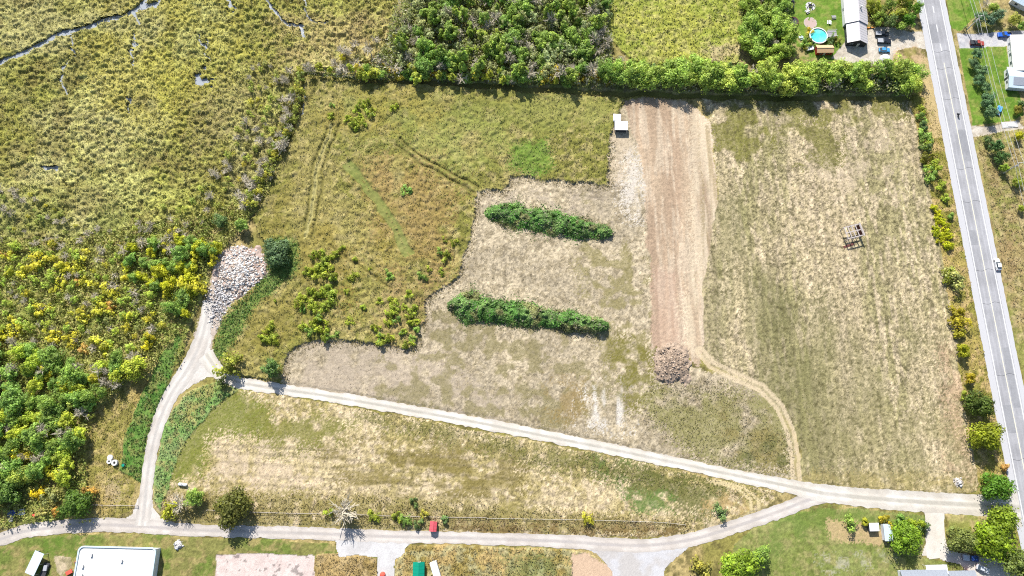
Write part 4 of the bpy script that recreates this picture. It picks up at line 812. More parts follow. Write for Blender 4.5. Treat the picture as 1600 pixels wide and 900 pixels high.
for px, py, s, c, l in [(1328, 818, 1.1, g2, 'green bush in the dry garden bed'), (1352, 816, 0.9, C(168, 166, 50), 'yellow green bush left of the small white shed'), (1386, 816, 1.0, C(190, 176, 50), 'yellow bush above the grey garden shed'),
                        (1407, 812, 1.2, g2, 'green bush on the lawn edge behind the garden shed'), (1434, 823, 1.2, C(150, 166, 46), 'light green bush between garden tree and driveway'), (1442, 822, 0.9, g4, 'dark bush at the driveway edge')]:
    plant('bush', px, py, s, c, l)
VB = 'shrubs of the verge between hayfield and road'
for px, py, s, c in [(1440, 172, 0.8, yg), (1441, 186, 1.0, g2), (1443, 198, 1.2, g4), (1446, 212, 1.2, g2), (1448, 226, 0.9, yg), (1446, 230, 1.2, g4), (1452, 246, 1.2, C(140, 136, 50)), (1458, 262, 1.2, yg), (1452, 272, 1.3, g2), (1470, 290, 1.0, yg), (1478, 308, 1.0, yg), (1486, 338, 0.9, g2), (1490, 436, 1.5, C(160, 158, 90)), (1482, 430, 1.1, yg),
                     (1497, 490, 1.3, C(160, 150, 40)), (1499, 504, 1.3, C(180, 164, 50)), (1501, 520, 1.6, C(156, 148, 46)), (1506, 549, 1.9, C(176, 172, 44)), (1516, 592, 1.4, C(184, 166, 50)), (1508, 618, 0.8, yg), (1570, 730, 0.8, C(206, 160, 90))]:
    k_ = 'dark green' if c is g4 else 'green' if c is g2 else 'yellow green' if c is yg else 'tan' if py > 700 else 'olive yellow'
    z_ = 'at its hedgerow end' if py < 195 else 'below its hedgerow end' if py < 235 else 'level with the second power pole' if py < 280 else 'above the lime yellow patch' if py < 345 else 'below the lime yellow patch' if py < 450 else 'above the round trees, upper' if py < 510 else 'above the round trees, lower' if py < 560 else 'touching the round trees' if py < 640 else 'between the last round trees'
    plant('bush', px, py, s, c, ('large ' if s > 1.25 else 'small ' if s < 0.95 else '')+k_+' bush on the road verge, '+z_, VB)
N_['vine'] = fill([(1456, 318), (1470, 320), (1482, 360), (1492, 390), (1478, 396), (1464, 372)], 2.3, [(1, 'bush', 0.5, 0.8, C(190, 192, 40), 'lime yellow bush in the dense patch on the road verge', 'lime yellow bushes on the verge')], 54, zx=[(1472, ', field side'), (9999, ', road side')], zy=[(335, ', top'), (350, ', upper part'), (368, ', middle'), (380, ', lower part'), (9999, ', bottom')])
RT = 'dark trees right of the road'
cg = C(84, 108, 74)
for (px, py, s), w_ in zip([(1527, 84, 0.7), (1524, 100, 0.75), (1535, 112, 0.7), (1530, 124, 0.65), (1541, 136, 0.7), (1546, 152, 0.75), (1540, 162, 0.6), (1548, 176, 0.85)], ('first', 'second', 'third', 'fourth', 'fifth', 'sixth', 'seventh', 'lowest')):
    plant('tree', px, py, s*0.72, C(108, 136, 92), w_+(' dark bushy tree from the top' if w_ != 'lowest' else ' dark bushy tree')+' in the row beside the power line', RT)
for px, py, s, k, c, l in [(1532, 28, 0.6, 'tree', C(104, 130, 88), 'dark tree behind the front power pole'), (1548, 32, 0.55, 'tree', C(106, 130, 100), 'bluish green tree right of the front power pole'), (1560, 22, 0.55, 'tree', C(112, 134, 96), 'grey green tree below the white house corner'),
                           (1552, 12, 0.55, 'tree', g3, 'pale green tree under the wires at the top edge'), (1540, 6, 0.6, 'dead', yl, 'bare tree under the wires at the top edge'), (1586, 30, 0.55, 'tree', C(160, 164, 70), 'yellow green tree below the white house corner'), (1596, 40, 0.5, 'tree', g2, 'green tree right of the blue pickup'),
                           (1508, 44, 0.32, 'thin', g4, 'small dark tree at the foot of the front power pole'), (1558, 228, 0.72, 'tree', C(84, 116, 62), 'dark green tree right of the paved road'), (1566, 245, 0.6, 'tree', C(96, 126, 64), 'second dark green tree right of the paved road'), (1570, 262, 0.5, 'tree', C(152, 172, 60), 'light green tree beside the second power pole'),
                           (1592, 212, 0.45, 'tree', C(196, 188, 44), 'yellow tree at the right picture edge'), (1590, 172, 0.4, 'tree', C(160, 150, 60), 'small yellowish tree below the right house'), (1596, 162, 0.4, 'tree', g4, 'small dark tree below the right house'),
                           (1545, 218, 0.4, 'tree', g4, 'small dark tree at the short driveway'), (1590, 285, 0.4, 'tree', yg, 'small yellow green tree lower right of the second power pole'), (1596, 325, 0.35, 'tree', yg, 'small yellow green tree at the right edge above the white car')]:
    plant(k, px, py, s, c, l)
HT = 'trees between the long house and the road'
for px, py, s, c in [(1366, 6, 0.75, C(160, 168, 54)), (1376, 26, 0.7, C(132, 150, 56)), (1390, 8, 0.8, C(120, 142, 54)), (1392, 32, 0.65, g4), (1404, 22, 0.7, C(146, 150, 56)), (1412, 4, 0.75, C(140, 150, 56)), (1420, 30, 0.75, C(108, 146, 48)), (1430, 12, 0.7, C(112, 150, 50)), (1408, 40, 0.55, g1)]:
    plant('tree', px, py, s, c, 'leafy tree between long house and road, '+('house side' if px < 1380 else 'middle' if px < 1407 else 'road side')+(', top edge' if py < 15 else ', near the pickups' if py > 30 else ''), HT)
for px, py, s, c, l in [(1226, 50, 0.7, g1, 'green tree left of the dark trampoline'), (1222, 8, 0.8, g2, 'tall green tree left of the dark roofed hut'), (1268, 66, 0.0, g2, '')]:
    if s: plant('tree', px, py, s, c, l)
PB = 'garden bushes round the pool'
for px, py, s, c in [(1262, 60, 0.8, C(150, 160, 70)), (1258, 68, 0.9, g2), (1266, 48, 0.7, yo), (1272, 71, 0.7, g2), (1296, 66, 0.8, g4), (1300, 58, 0.7, g2), (1308, 62, 0.7, C(150, 150, 70)), (1262, 72, 0.7, C(170, 166, 60))]:
    plant('bush', px, py, s, c, 'small garden bush beside the round pool', PB)
for px, py, s, c in [(584, 806, 0.8, yg), (622, 809, 0.9, yg), (634, 812, 0.9, g2), (663, 804, 0.8, C(176, 170, 70)), (655, 817, 0.7, g4), (695, 812, 0.9, g4), (512, 801, 0.9, yg), (918, 810, 0.8, C(180, 176, 60)), (648, 786, 0.7, g4), (1125, 800, 0.9, g4)]:
    k_ = 'dark green' if c is g4 else 'green' if c is g2 else 'yellow green' if c is yg else 'yellow'
    z_ = 'left of the large bare tree' if px < 470 else 'beside the large bare tree' if px < 545 else 'between bare tree and red roofed shed' if px < 610 else 'near the red roofed shed' if px < 650 else 'touching the red roofed shed' if px < 720 else 'at the dark fence' if px < 1000 else 'at the end of the dark fence'
    plant('bush', px, py, s, c, k_+' bush '+('below' if py > 807 else 'above')+' the fence line, '+z_, 'bushes along the lower fence')
for px, py, s, c, l in [(88, 800, 1.0, C(196, 150, 70), 'orange bush left of the round shading tree'), (62, 770, 1.0, C(214, 190, 40), 'yellow bush above the lower road bend'), (68, 800, 1.0, ol, 'olive bush above the lower road bend'), (140, 768, 1.1, C(196, 160, 80), 'tan bush above the round shading tree'), (78, 778, 1.2, C(150, 150, 90), 'greyish bush near the lower road bend')]:
    plant('bush', px, py, s, c, l)
print('PLANTED', N_)

# ------------------------------------------------------------------ things people put here
def ang(p, q):
    a, b = G(*p), G(*q); return math.atan2(b[1]-a[1], b[0]-a[0])
def at(px, py, z=0.0, plan=0.0):
    x, y = G(px, py, z); return (x, y, plan)
def window(parent, c, d, name='window'):
    """a framed pane standing proud of a wall; d is (x, y, z) size, the thin axis is the outward one"""
    f = MB().box(c, d).build(name, M['sid_w'], parent)
    k = 0 if d[0] < d[1] else 1; e = [d[0]-0.12, d[1]-0.12, d[2]-0.16]; e[k] = d[k]+0.03
    MB().box(c, tuple(e)).build('pane', M['glass'], f); return f
def gable(name, label, cat, loc, rz, L, W, wh, rise, wall, roofm, over=0.35, wins=(), door=None, group=None, gablemat=None, chimney=False):
    """ridge along local x"""
    e = empty(name, loc, rz, label, cat, group)
    prof = [(-W/2, 0), (W/2, 0), (W/2, wh), (0, wh+rise), (-W/2, wh)]
    MB().prism(prof, -L/2, L/2, 'x').build('wall', wall, e)
    k = rise/(W/2); t = 0.14
    for s in (-1, 1):
        a = W/2+over; p = [(0, wh+rise+0.03), (s*a, wh-k*over+0.03), (s*a, wh-k*over+0.03+t), (0, wh+rise+0.03+t)]
        r = MB().prism(p, -L/2-over, L/2+over, 'x').build('roof_slope', roofm, e)
    MB().box((0, 0, wh+rise+0.03+t+0.03), (L+2*over, 0.3, 0.08)).build('ridge_cap', roofm, e)
    for i in range(int(L/1.2)):
        for s in (-1, 1): MB().bar((-L/2+0.6+i*1.2, 0, wh+rise+t+0.05), (-L/2+0.6+i*1.2, s*(W/2+over), wh-k*over+t+0.05), 0.035, 0.035, 4).build('roof_seam', roofm, e)
    if chimney: MB().box((L*0.2, W*0.12, wh+rise+0.3), (0.6, 0.6, 1.2)).build('chimney', M['concrete'], e)
    for (side, u, z, sw, sh_) in wins:
        if side in 'ab': window(e, (u, (-1 if side == 'a' else 1)*(W/2+0.03), z), (sw, 0.08, sh_))
        else: window(e, ((-1 if side == 'c' else 1)*(L/2+0.03), u, z), (0.08, sw, sh_))
    if door:
        side, u = door
        if side in 'ab':
            y = (-1 if side == 'a' else 1)*(W/2+0.03); d = MB().box((u, y, 1.03), (0.95, 0.08, 2.05)).build('door', M['sid_w'], e); MB().box((u+0.35, y*1.01, 1.0), (0.06, 0.12, 0.12)).build('handle', M['rim'], d)
        else:
            x = (-1 if side == 'c' else 1)*(L/2+0.03); d = MB().box((x, u, 1.03), (0.08, 0.95, 2.05)).build('door', M['sid_w'], e); MB().box((x*1.01, u+0.35, 1.0), (0.12, 0.06, 0.12)).build('handle', M['rim'], d)
    return e
def flatshed(name, label, cat, loc, rz, L, W, h0, h1, wall, roofm, group=None, door='a'):
    e = empty(name, loc, rz, label, cat, group)
    MB().prism([(-W/2, 0), (W/2, 0), (W/2, h1), (-W/2, h0)], -L/2, L/2, 'x').build('wall', wall, e)
    k = (h1-h0)/W; o = 0.2
    MB().prism([(-W/2-o, h0-k*o+0.02), (W/2+o, h1+k*o+0.02), (W/2+o, h1+k*o+0.12), (-W/2-o, h0-k*o+0.12)], -L/2-o, L/2+o, 'x').build('roof', roofm, e)
    y = -W/2-0.03; d = MB().box((0, y, 0.95), (min(1.2, L*0.4), 0.06, 1.85)).build('door', M['sid_d'], e); MB().box((0.3, y-0.04, 0.95), (0.06, 0.08, 0.12)).build('handle', M['rim'], d)
    return e

# wheels and vehicles, nose along local +x
def wheels(e, xs, y, r=0.36, wd=0.25):
    for x in xs:
        for s in (-1, 1):
            t = MB().bar((x, s*(y-wd/2), r), (x, s*(y+wd/2), r), r, r, 16).build('wheel', M['tyre'], e)
            MB().bar((x, s*(y+wd/2-0.01), r), (x, s*(y+wd/2+0.02), r), r*0.6, r*0.55, 12).build('rim', M['rim'], t)
def lights(e, xf, xr, y, z):
    for s in (-1, 1):
        MB().box((xf, s*y, z), (0.08, 0.36, 0.18)).build('headlight', M['lamp'], e)
        MB().box((xr, s*y, z+0.05), (0.08, 0.25, 0.28)).build('tail_light', M['redlamp'], e)
def car(name, label, loc, rz, paint, L=4.6, W=1.82, cat='car', tall=0.0):
    e = empty(name, loc, rz, label, cat); h = L/2; w2 = W/2
    MB().prism([(-h, 0.35), (-h*0.98, 0.85), (-h*0.80, 0.95+tall), (h*0.40, 0.98), (h*0.90, 0.82), (h, 0.62), (h, 0.32), (h*0.75, 0.22), (-h*0.8, 0.22)], -w2, w2, 'y').build('body', paint, e, bevel=0.07)
    zt = 1.46+tall
    g = MB(); a = [(-h*0.84, 0.9), (h*0.38, 0.93)]; b = [(-h*0.52-tall*0.5, zt), (h*0.06, zt)]
    iw, jw = w2-0.08, w2-0.26
    g.add([(a[0][0], -iw, a[0][1]), (a[1][0], -iw, a[1][1]), (a[1][0], iw, a[1][1]), (a[0][0], iw, a[0][1]), (b[0][0], -jw, zt), (b[1][0], -jw, zt), (b[1][0], jw, zt), (b[0][0], jw, zt)],
          [(3, 2, 1, 0), (4, 5, 6, 7), (0, 1, 5, 4), (1, 2, 6, 5), (2, 3, 7, 6), (3, 0, 4, 7)]).build('cabin_glass', M['glass'], e)
    MB().box(((b[0][0]+b[1][0])/2, 0, zt+0.025), (b[1][0]-b[0][0]+0.16, 2*jw+0.08, 0.06)).build('roof_panel', paint, e, bevel=0.02)
    for s in (-1, 1): MB().bar((h*0.28, s*(w2-0.02), 0.95), (h*0.26, s*(w2+0.16), 1.0), 0.07, 0.09, 6).build('mirror', paint, e)
    wheels(e, (-h*0.62, h*0.62), w2-0.08); lights(e, h*0.985, -h*0.985, w2-0.28, 0.62)
    return e
def pickup(name, label, loc, rz, paint, L=5.7, W=1.95, bedmat=None, cover=None):
    e = empty(name, loc, rz, label, 'pickup'); h = L/2; w2 = W/2
    MB().prism([(-h, 0.45), (-h, 0.72), (h*0.36, 0.72), (h*0.40, 1.08), (h*0.92, 1.02), (h, 0.9), (h, 0.40), (h*0.8, 0.32), (-h*0.9, 0.36)], -w2, w2, 'y').build('body', paint, e, bevel=0.05)
    x0, x1 = -h*0.18, h*0.42; zt = 1.82; iw, jw = w2-0.06, w2-0.22
    MB().box(((x0+x1)/2, 0, 0.93), (x1-x0, W-0.02, 0.44)).build('cab', paint, e, bevel=0.03)
    MB().add([(x0+0.02, -iw, 1.15), (x1, -iw, 1.15), (x1, iw, 1.15), (x0+0.02, iw, 1.15), (x0+0.14, -jw, zt), (x1-0.55, -jw, zt), (x1-0.55, jw, zt), (x0+0.14, jw, zt)],
             [(3, 2, 1, 0), (4, 5, 6, 7), (0, 1, 5, 4), (1, 2, 6, 5), (2, 3, 7, 6), (3, 0, 4, 7)]).build('cabin_glass', M['glass'], e)
    MB().box(((x0+0.14+x1-0.55)/2, 0, zt+0.03), (x1-x0-0.55, 2*jw+0.08, 0.07)).build('roof_panel', paint, e, bevel=0.02)
    b = MB(); xb = (-h+x0)/2; lb = x0+h
    for s in (-1, 1): b.box((xb, s*(w2-0.05), 0.95), (lb, 0.1, 0.46))
    b.box((-h+0.05, 0, 0.95), (0.1, W-0.22, 0.46)); b.build('cargo_bed', bedmat or paint, e)
    if cover: MB().box((xb, 0, 1.20), (lb-0.05, W-0.04, 0.05)).build('bed_cover', cover, e)
    wheels(e, (-h*0.6, h*0.64), w2-0.06, 0.4, 0.28); lights(e, h*0.985, -h*0.985, w2-0.3, 0.78)
    return e

# --- the top right garden
a_ = ang((1341, 33, 4.2), (1343, 62, 4.2)); p0, p1 = np.array(G(1341, 35, 4.2)), np.array(G(1343, 63, 4.2)); mid = (p0+p1)/2; Ls = float(np.hypot(*(p1-p0)))
dirv = (p1-p0)/Ls; rzh = math.atan2(dirv[1], dirv[0])
e = gable('long_house', 'lower wing of the long house, pale metal roof and dark gable end', 'house', (mid[0], mid[1], 0), rzh, Ls, 7.9, 2.6, 2.0, M['sid_d'], M['lightroof'], 0.3, [('a', -2, 1.5, 1.2, 1.0), ('a', 2, 1.5, 1.2, 1.0), ('b', 1.5, 1.5, 1.4, 1.0), ('d', -2, 1.5, 1.1, 1.1)], ('d', 0.8))
q = p0-dirv*11.0
gable('long_house', 'upper wing of the long house, wider pale metal roof cut by the top edge', 'house', (q[0], q[1], 0), rzh, 21.0, 9.0, 2.8, 2.3, M['sid_w'], M['lightroof'], 0.3, [('a', -5, 1.5, 1.2, 1.0), ('a', 3, 1.5, 1.2, 1.0), ('b', -4, 1.5, 1.4, 1.0), ('b', 4, 1.5, 1.4, 1.0)], ('b', 0.0), chimney=True)
e = empty('swimming_pool', at(1279, 55.5, 1.2), 0, 'round turquoise above-ground pool with pale rim', 'pool')
MB().lathe([(3.62, 0), (3.62, 1.25), (3.5, 1.25), (3.5, 0)], n=40, cap=False).build('wall', M['poolwall'], e)
MB().lathe([(3.42, 1.25), (3.80, 1.25), (3.80, 1.32), (3.42, 1.32), (3.42, 1.25)], n=40, cap=False).build('rim', M['white'], e)
MB().lathe([(3.5, 0.9), (3.5, 0.98)], n=40).build('pool_water', M['poolwater'], e)
e = empty('pool_deck', at(1300, 53, 1.0), 0, 'small grey deck joined to the round pool', 'deck')
for i in range(10): MB().box((-1.7+i*0.38, 0, 1.12), (0.35, 3.2, 0.06)).build('plank', M['deck'], e)
for sx in (-1.5, 1.5):
    for sy in (-1.4, 1.4): MB().box((sx, sy, 0.54), (0.14, 0.14, 1.08)).build('post', M['deck'], e)
for sy in (-1.55, 1.55): MB().box((0, sy, 2.0), (3.8, 0.08, 0.08)).build('rail', M['sid_w'], e); MB().box((1.8, sy, 1.6), (0.1, 0.1, 0.9)).build('rail_post', M['sid_w'], e)
e = gable('red_shed', 'red shed with tan roof below the round pool', 'shed', at(1287, 79, 1.0), R(1), 6.6, 3.2, 2.1, 0.7, M['redwall'], M['tanroof'], 0.2, [('a', -1.6, 1.3, 0.8, 0.8), ('a', 1.6, 1.3, 0.8, 0.8)], ('a', 0.0))
e = empty('trampoline', at(1240, 33, 0.9), 0, 'round dark trampoline at the garden edge', 'trampoline')
MB().lathe([(1.75, 0.86), (1.75, 0.90)], n=28).build('mat', M['sid_d'], e); MB().lathe([(1.75, 0.84), (2.15, 0.84), (2.15, 0.94), (1.75, 0.94), (1.75, 0.84)], n=28, cap=False).build('frame_pad', M['redbrown'], e)
for i in range(6): c_, s_ = math.cos(i*1.0472), math.sin(i*1.0472); MB().bar((2.05*c_, 2.05*s_, 0), (2.05*c_, 2.05*s_, 2.4), 0.05).build('net_pole', M['plastic'], e)
gable('garden_hut', 'dark roofed hut in the tree shade at the top edge', 'hut', at(1230, 5, 2.0), R(2), 5.0, 4.0, 2.0, 1.0, M['sid_d'], M['sid_d'], 0.2, [('a', 1, 1.3, 0.8, 0.8)], ('a', -0.8))
e = empty('fire_pit', at(1266, 10), 0, 'pale round stone ring with a dark fire bowl on the lawn', 'fire pit')
MB().lathe([(0.9, 0.02), (2.1, 0.02), (2.1, 0.14), (0.9, 0.14), (0.9, 0.02)], n=26, cap=False).build('stone_ring', M['stone'], e); MB().lathe([(0.75, 0.02), (0.9, 0.45), (0.75, 0.45), (0.6, 0.12)], n=20).build('fire_bowl', M['sid_d'], e)
for i in range(4): MB().box((1.5*math.cos(i*1.57+0.4), 1.5*math.sin(i*1.57+0.4), 0.35), (0.4, 0.4, 0.42), i*1.57).build('seat_block', M['deck'], e)
e = empty('patio', at(1266, 36), 0, 'pinkish round paved patch above the pool', 'patio'); MB().lathe([(2.6, 0.0), (2.6, 0.16)], n=26).build('paving', M['patio'], e); MB().lathe([(2.75, 0.0), (2.75, 0.14), (2.61, 0.14), (2.61, 0)], n=26, cap=False).build('edging', M['stone'], e)
def tableset(px, py, label, rz, m_):
    e = empty('picnic_table', at(px, py), rz, label, 'table')
    MB().box((0, 0, 0.74), (1.8, 0.8, 0.06)).build('table_top', m_, e)
    for s in (-1, 1):
        MB().box((0, s*0.75, 0.44), (1.8, 0.28, 0.05)).build('bench', m_, e)
        MB().bar((s*0.6, -0.7, 0), (s*0.6, 0.2, 0.72), 0.05).build('leg', m_, e); MB().bar((s*0.6, 0.7, 0), (s*0.6, -0.2, 0.72), 0.05).build('leg', m_, e)
tableset(1302, 28, 'grey garden table beside the long house', 0.1, M['deck']); tableset(1295, 36, 'white garden table beside the long house', 1.4, M['white']); tableset(1261, 19, 'pale garden table near the fire pit', 0.6, M['stone'])
tableset(1251, 60, 'blue grey garden table left of the pool', 0.5, M['blueroof'])
pickup('pickup_truck', 'upper black pickup with grey bed cover beside the long house', at(1378.5, 52, 1.0), R(-2), M['black'], cover=M['plastic'])
pickup('pickup_truck', 'lower black pickup between the other truck and a blue car', at(1382, 63.5, 1.0), R(-3), M['black'], cover=M['plastic'])
car('blue_car', 'light blue car parked below the black pickups', at(1382, 78, 0.7), R(-2), M['blue'], 4.7)
e = empty('covered_dome', at(1384, 91, 1.0), 0, 'white round dome at the hedge below the blue car', 'dome'); MB().lathe([(2.05, 0), (2.05, 0.7), (1.7, 1.35), (1.1, 1.75), (0.3, 1.95), (0.05, 2.0)], n=26).build('shell', M['white'], e, smooth=True); MB().lathe([(2.06, 0.02), (2.18, 0.02), (2.18, 0.12), (2.06, 0.12)], n=26, cap=False).build('base_ring', M['concrete'], e)
e = empty('utility_trailer', at(1265, 76, 0.6), R(12), 'small white utility trailer left of the red shed', 'trailer'); MB().box((0, 0, 0.75), (3.2, 1.7, 0.5)).build('box', M['white'], e, bevel=0.04); MB().bar((1.6, 0, 0.55), (2.7, 0, 0.45), 0.06).build('drawbar', M['plastic'], e); wheels(e, (-0.2,), 0.85, 0.32, 0.2)
e = empty('orange_kayak', at(1360, 43, 0.3), R(4), 'orange kayak lying beside the long house', 'kayak'); MB().prism([(-1.7, 0.35), (-1.2, 0.05), (1.2, 0.05), (1.7, 0.35), (1.1, 0.42), (-1.1, 0.42)], -0.35, 0.35, 'y').build('hull', M['orange'], e, bevel=0.08); MB().lathe([(0.25, 0.41), (0.32, 0.47), (0.25, 0.47)], n=14).build('cockpit_rim', M['sid_d'], e)

# --- east of the road
e = gable('white_house', 'long white roofed house cut by the right picture edge', 'house', at(1612, 84, 3.2), R(84), 16.0, 15.0, 2.8, 1.4, M['sid_w'], M['whiteroof'], 0.4, [('b', -4, 1.5, 1.4, 1.0), ('b', 0, 1.5, 1.4, 1.0), ('b', 5, 1.5, 1.2, 1.0)], ('b', 2.5), chimney=True)
e = empty('porch_wing', at(1597, 123, 2.4), R(-6), 'pale blue roofed wing below the long white roof', 'house wing')
MB().box((0, 0, 1.3), (11.0, 8.6, 2.6)).build('wall', M['sid_w'], e); MB().prism([(-4.7, 2.55), (0, 3.5), (4.7, 2.55), (4.7, 2.7), (0, 3.65), (-4.7, 2.7)], -6.0, 6.0, 'x').build('roof', M['blueroof'], e)
MB().prism([(-3.6, 2.98), (-0.3, 3.645), (-0.3, 3.71), (-3.6, 3.04)], -4.2, 5.6, 'x').build('dark_roof_panel', M['greyroof'], e)
window(e, (-5.53, -1.5, 1.5), (0.08, 1.3, 1.0)); window(e, (-5.53, 2.0, 1.5), (0.08, 1.3, 1.0)); d = MB().box((-5.53, 0.3, 1.02), (0.08, 0.95, 2.04)).build('door', M['sid_d'], e); MB().box((-5.59, 0.6, 1.0), (0.1, 0.08, 0.1)).build('handle', M['rim'], d)
gable('corner_house', 'white house in the top right corner of the picture', 'house', at(1608, -2, 3.0), R(-35), 11.0, 8.0, 2.8, 1.6, M['sid_w'], M['blueroof'], 0.4, [('a', -3, 1.5, 1.2, 1.0), ('a', 2, 1.5, 1.2, 1.0), ('c', 0, 1.5, 1.2, 1.0)], ('a', -0.5))
pickup('pickup_truck', 'bright blue pickup in the shaded driveway right of the road', at(1570, 54, 0.9), R(180), M['vblue'], bedmat=M['sid_d'])
pickup('pickup_truck', 'dull red pickup with dark bed at the driveway mouth', at(1527, 67, 0.9), R(-6), M['redpaint'], bedmat=M['black'], cover=M['sid_d'])
car('parked_car', 'blue car half hidden under the dark trees', at(1561, 172, 0.7), R(60), M['blue'], 4.4)
e = empty('stone_step', at(1577, 195), R(4), 'pale stone slab platform at the end of the short driveway', 'platform'); MB().box((0, 0, 0.12), (6.5, 2.6, 0.24)).build('slab', M['stone'], e, bevel=0.03); MB().box((0.6, -0.2, 0.3), (3.0, 1.2, 0.12)).build('step', M['concrete'], e)
# poles and wires
def pole(px, py, label, h=10.0):
    e = empty('utility_pole', at(px, py), math.atan2(RN[1], RN[0]), label, 'pole')
    MB().bar((0, 0, -0.5), (0, 0, h), 0.24, 0.18, 8).build('shaft', M['pole'], e)
    c = MB().box((0, 0.16, h-0.5), (2.4, 0.1, 0.13)).build('crossarm', M['pole'], e)
    for x in (-1.1, -0.5, 0.5, 1.1): MB().bar((x, 0.16, h-0.43), (x, 0.16, h-0.2), 0.06, 0.04).build('insulator', M['white'], c)
    MB().bar((0, -0.38, h-2.6), (0, -0.38, h-1.6), 0.26, 0.26, 12).build('transformer', M['plastic'], e)
    return e
pb1 = np.array(G(1509, 48)); pb2 = np.array(G(1567, 271)); dpl = pb2-pb1; pb0 = pb1-dpl; pb3 = pb2+dpl
pole(1509, 48, 'power pole leaning over the driveway beside the red pickup'); pole(1567, 271, 'power pole among the trees right of the road')
def wire(off, z, label, pts):
    mb = MB(); n = 14
    for a, b in zip(pts[:-1], pts[1:]):
        P = []
        for i in range(n+1):
            t = i/n; p = a+(b-a)*t+RN*off; P.append((p[0], p[1], z-4*1.1*t*(1-t)))
        for i in range(n): mb.bar(P[i], P[i+1], 0.05, 0.05, 4)
    o = mb.build('power_wire', M['wire']); tag(o, label, 'wire', 'wires of the power line')
for off, z, l in ((-1.1, 9.85, 'left high wire of the power line'), (1.1, 9.85, 'right high wire of the power line'), (-0.3, 7.2, 'low cable below the power line')):
    wire(off, z, l, [pb0, pb1, pb2, pb3])
# on the road
RH = math.atan2(-RD[1], -RD[0])
car('white_car', 'white car on the right shoulder of the paved road', at(1559.5, 413, 0.8), RH, M['carwhite'], 4.7, tall=0.15)
e = empty('motorcycle', at(1497, 180, 0.5), RH, 'dark motorcycle riding on the paved road', 'motorcycle')
MB().prism([(-0.75, 0.75), (-0.3, 0.45), (0.35, 0.45), (0.6, 0.9), (0.2, 1.0), (-0.2, 0.82), (-0.85, 0.9)], -0.16, 0.16, 'y').build('body', M['black'], e, bevel=0.03)
for x in (-0.75, 0.78): t = MB().bar((x, -0.07, 0.33), (x, 0.07, 0.33), 0.33, 0.33, 16).build('wheel', M['tyre'], e); MB().bar((x, -0.08, 0.33), (x, 0.08, 0.33), 0.18, 0.18, 10).build('rim', M['rim'], t)
MB().bar((0.55, -0.4, 1.08), (0.55, 0.4, 1.08), 0.03).build('handlebar', M['rim'], e); MB().bar((0.78, 0, 0.33), (0.55, 0, 1.05), 0.06).build('fork', M['rim'], e); MB().box((0.72, 0, 0.92), (0.12, 0.22, 0.18)).build('headlight', M['lamp'], e)
def person():
    V = [(-0.15, 0, 0.95), (-0.08, 0, 1.2), (0.02, 0, 1.42), (0.06, 0, 1.54), (0.09, 0, 1.68),
         (0.03, 0.19, 1.40), (0.28, 0.30, 1.18), (0.53, 0.34, 1.10), (0.03, -0.19, 1.40), (0.28, -0.30, 1.18), (0.53, -0.34, 1.10),
         (-0.12, 0.13, 0.92), (0.28, 0.24, 0.80), (0.05, 0.22, 0.42), (0.22, 0.22, 0.36), (-0.12, -0.13, 0.92), (0.28, -0.24, 0.80), (0.05, -0.22, 0.42), (0.22, -0.22, 0.36)]
    E = [(0, 1), (1, 2), (2, 3), (3, 4), (2, 5), (5, 6), (6, 7), (2, 8), (8, 9), (9, 10), (0, 11), (11, 12), (12, 13), (13, 14), (0, 15), (15, 16), (16, 17), (17, 18)]
    rad = [.17, .17, .18, .07, .12, .09, .06, .04, .09, .06, .04, .11, .085, .06, .05, .11, .085, .06, .05]
    m = bpy.data.meshes.new('person'); m.from_pydata([Vector(v) for v in V], E, []); o = bpy.data.objects.new('person', m); link(o)
    md = o.modifiers.new('skin', 'SKIN'); o.modifiers.new('sub', 'SUBSURF').render_levels = 1
    for i, sv in enumerate(m.skin_vertices[0].data): sv.radius = (rad[i], rad[i]); sv.use_root = (i == 0)
    m.materials.append(M['cloth']); return o
pr = person(); pr.location = e.location; pr.rotation_euler = (0, 0, RH); tag(pr, 'rider in dark clothing and helmet sitting on the motorcycle', 'person')
h_ = MB().lathe([(0.02, 1.58), (0.12, 1.62), (0.155, 1.72), (0.14, 1.82), (0.08, 1.88), (0.01, 1.9)], (0.10, 0, 0), 14).build('helmet', M['black'], pr, smooth=True)

# --- things in the fields
e = flatshed('white_trailer', 'small white box trailer beside the dirt strip, upper of two', 'trailer', at(964, 184, 2.0), R(-4), 2.7, 2.5, 2.2, 2.3, M['sid_w'], M['white'])
wheels(e, (0.0,), 1.0, 0.3, 0.2)
e = flatshed('white_trailer', 'larger white roofed open hut beside the dirt strip, lower of two', 'trailer', at(970.5, 196.5, 2.4), R(-1), 4.8, 3.3, 2.3, 2.7, M['sid_d'], M['white'])
for s in (-1, 1): MB().box((s*2.2, -2.1, 1.1), (0.12, 0.12, 2.2)).build('post', M['wood'], e)
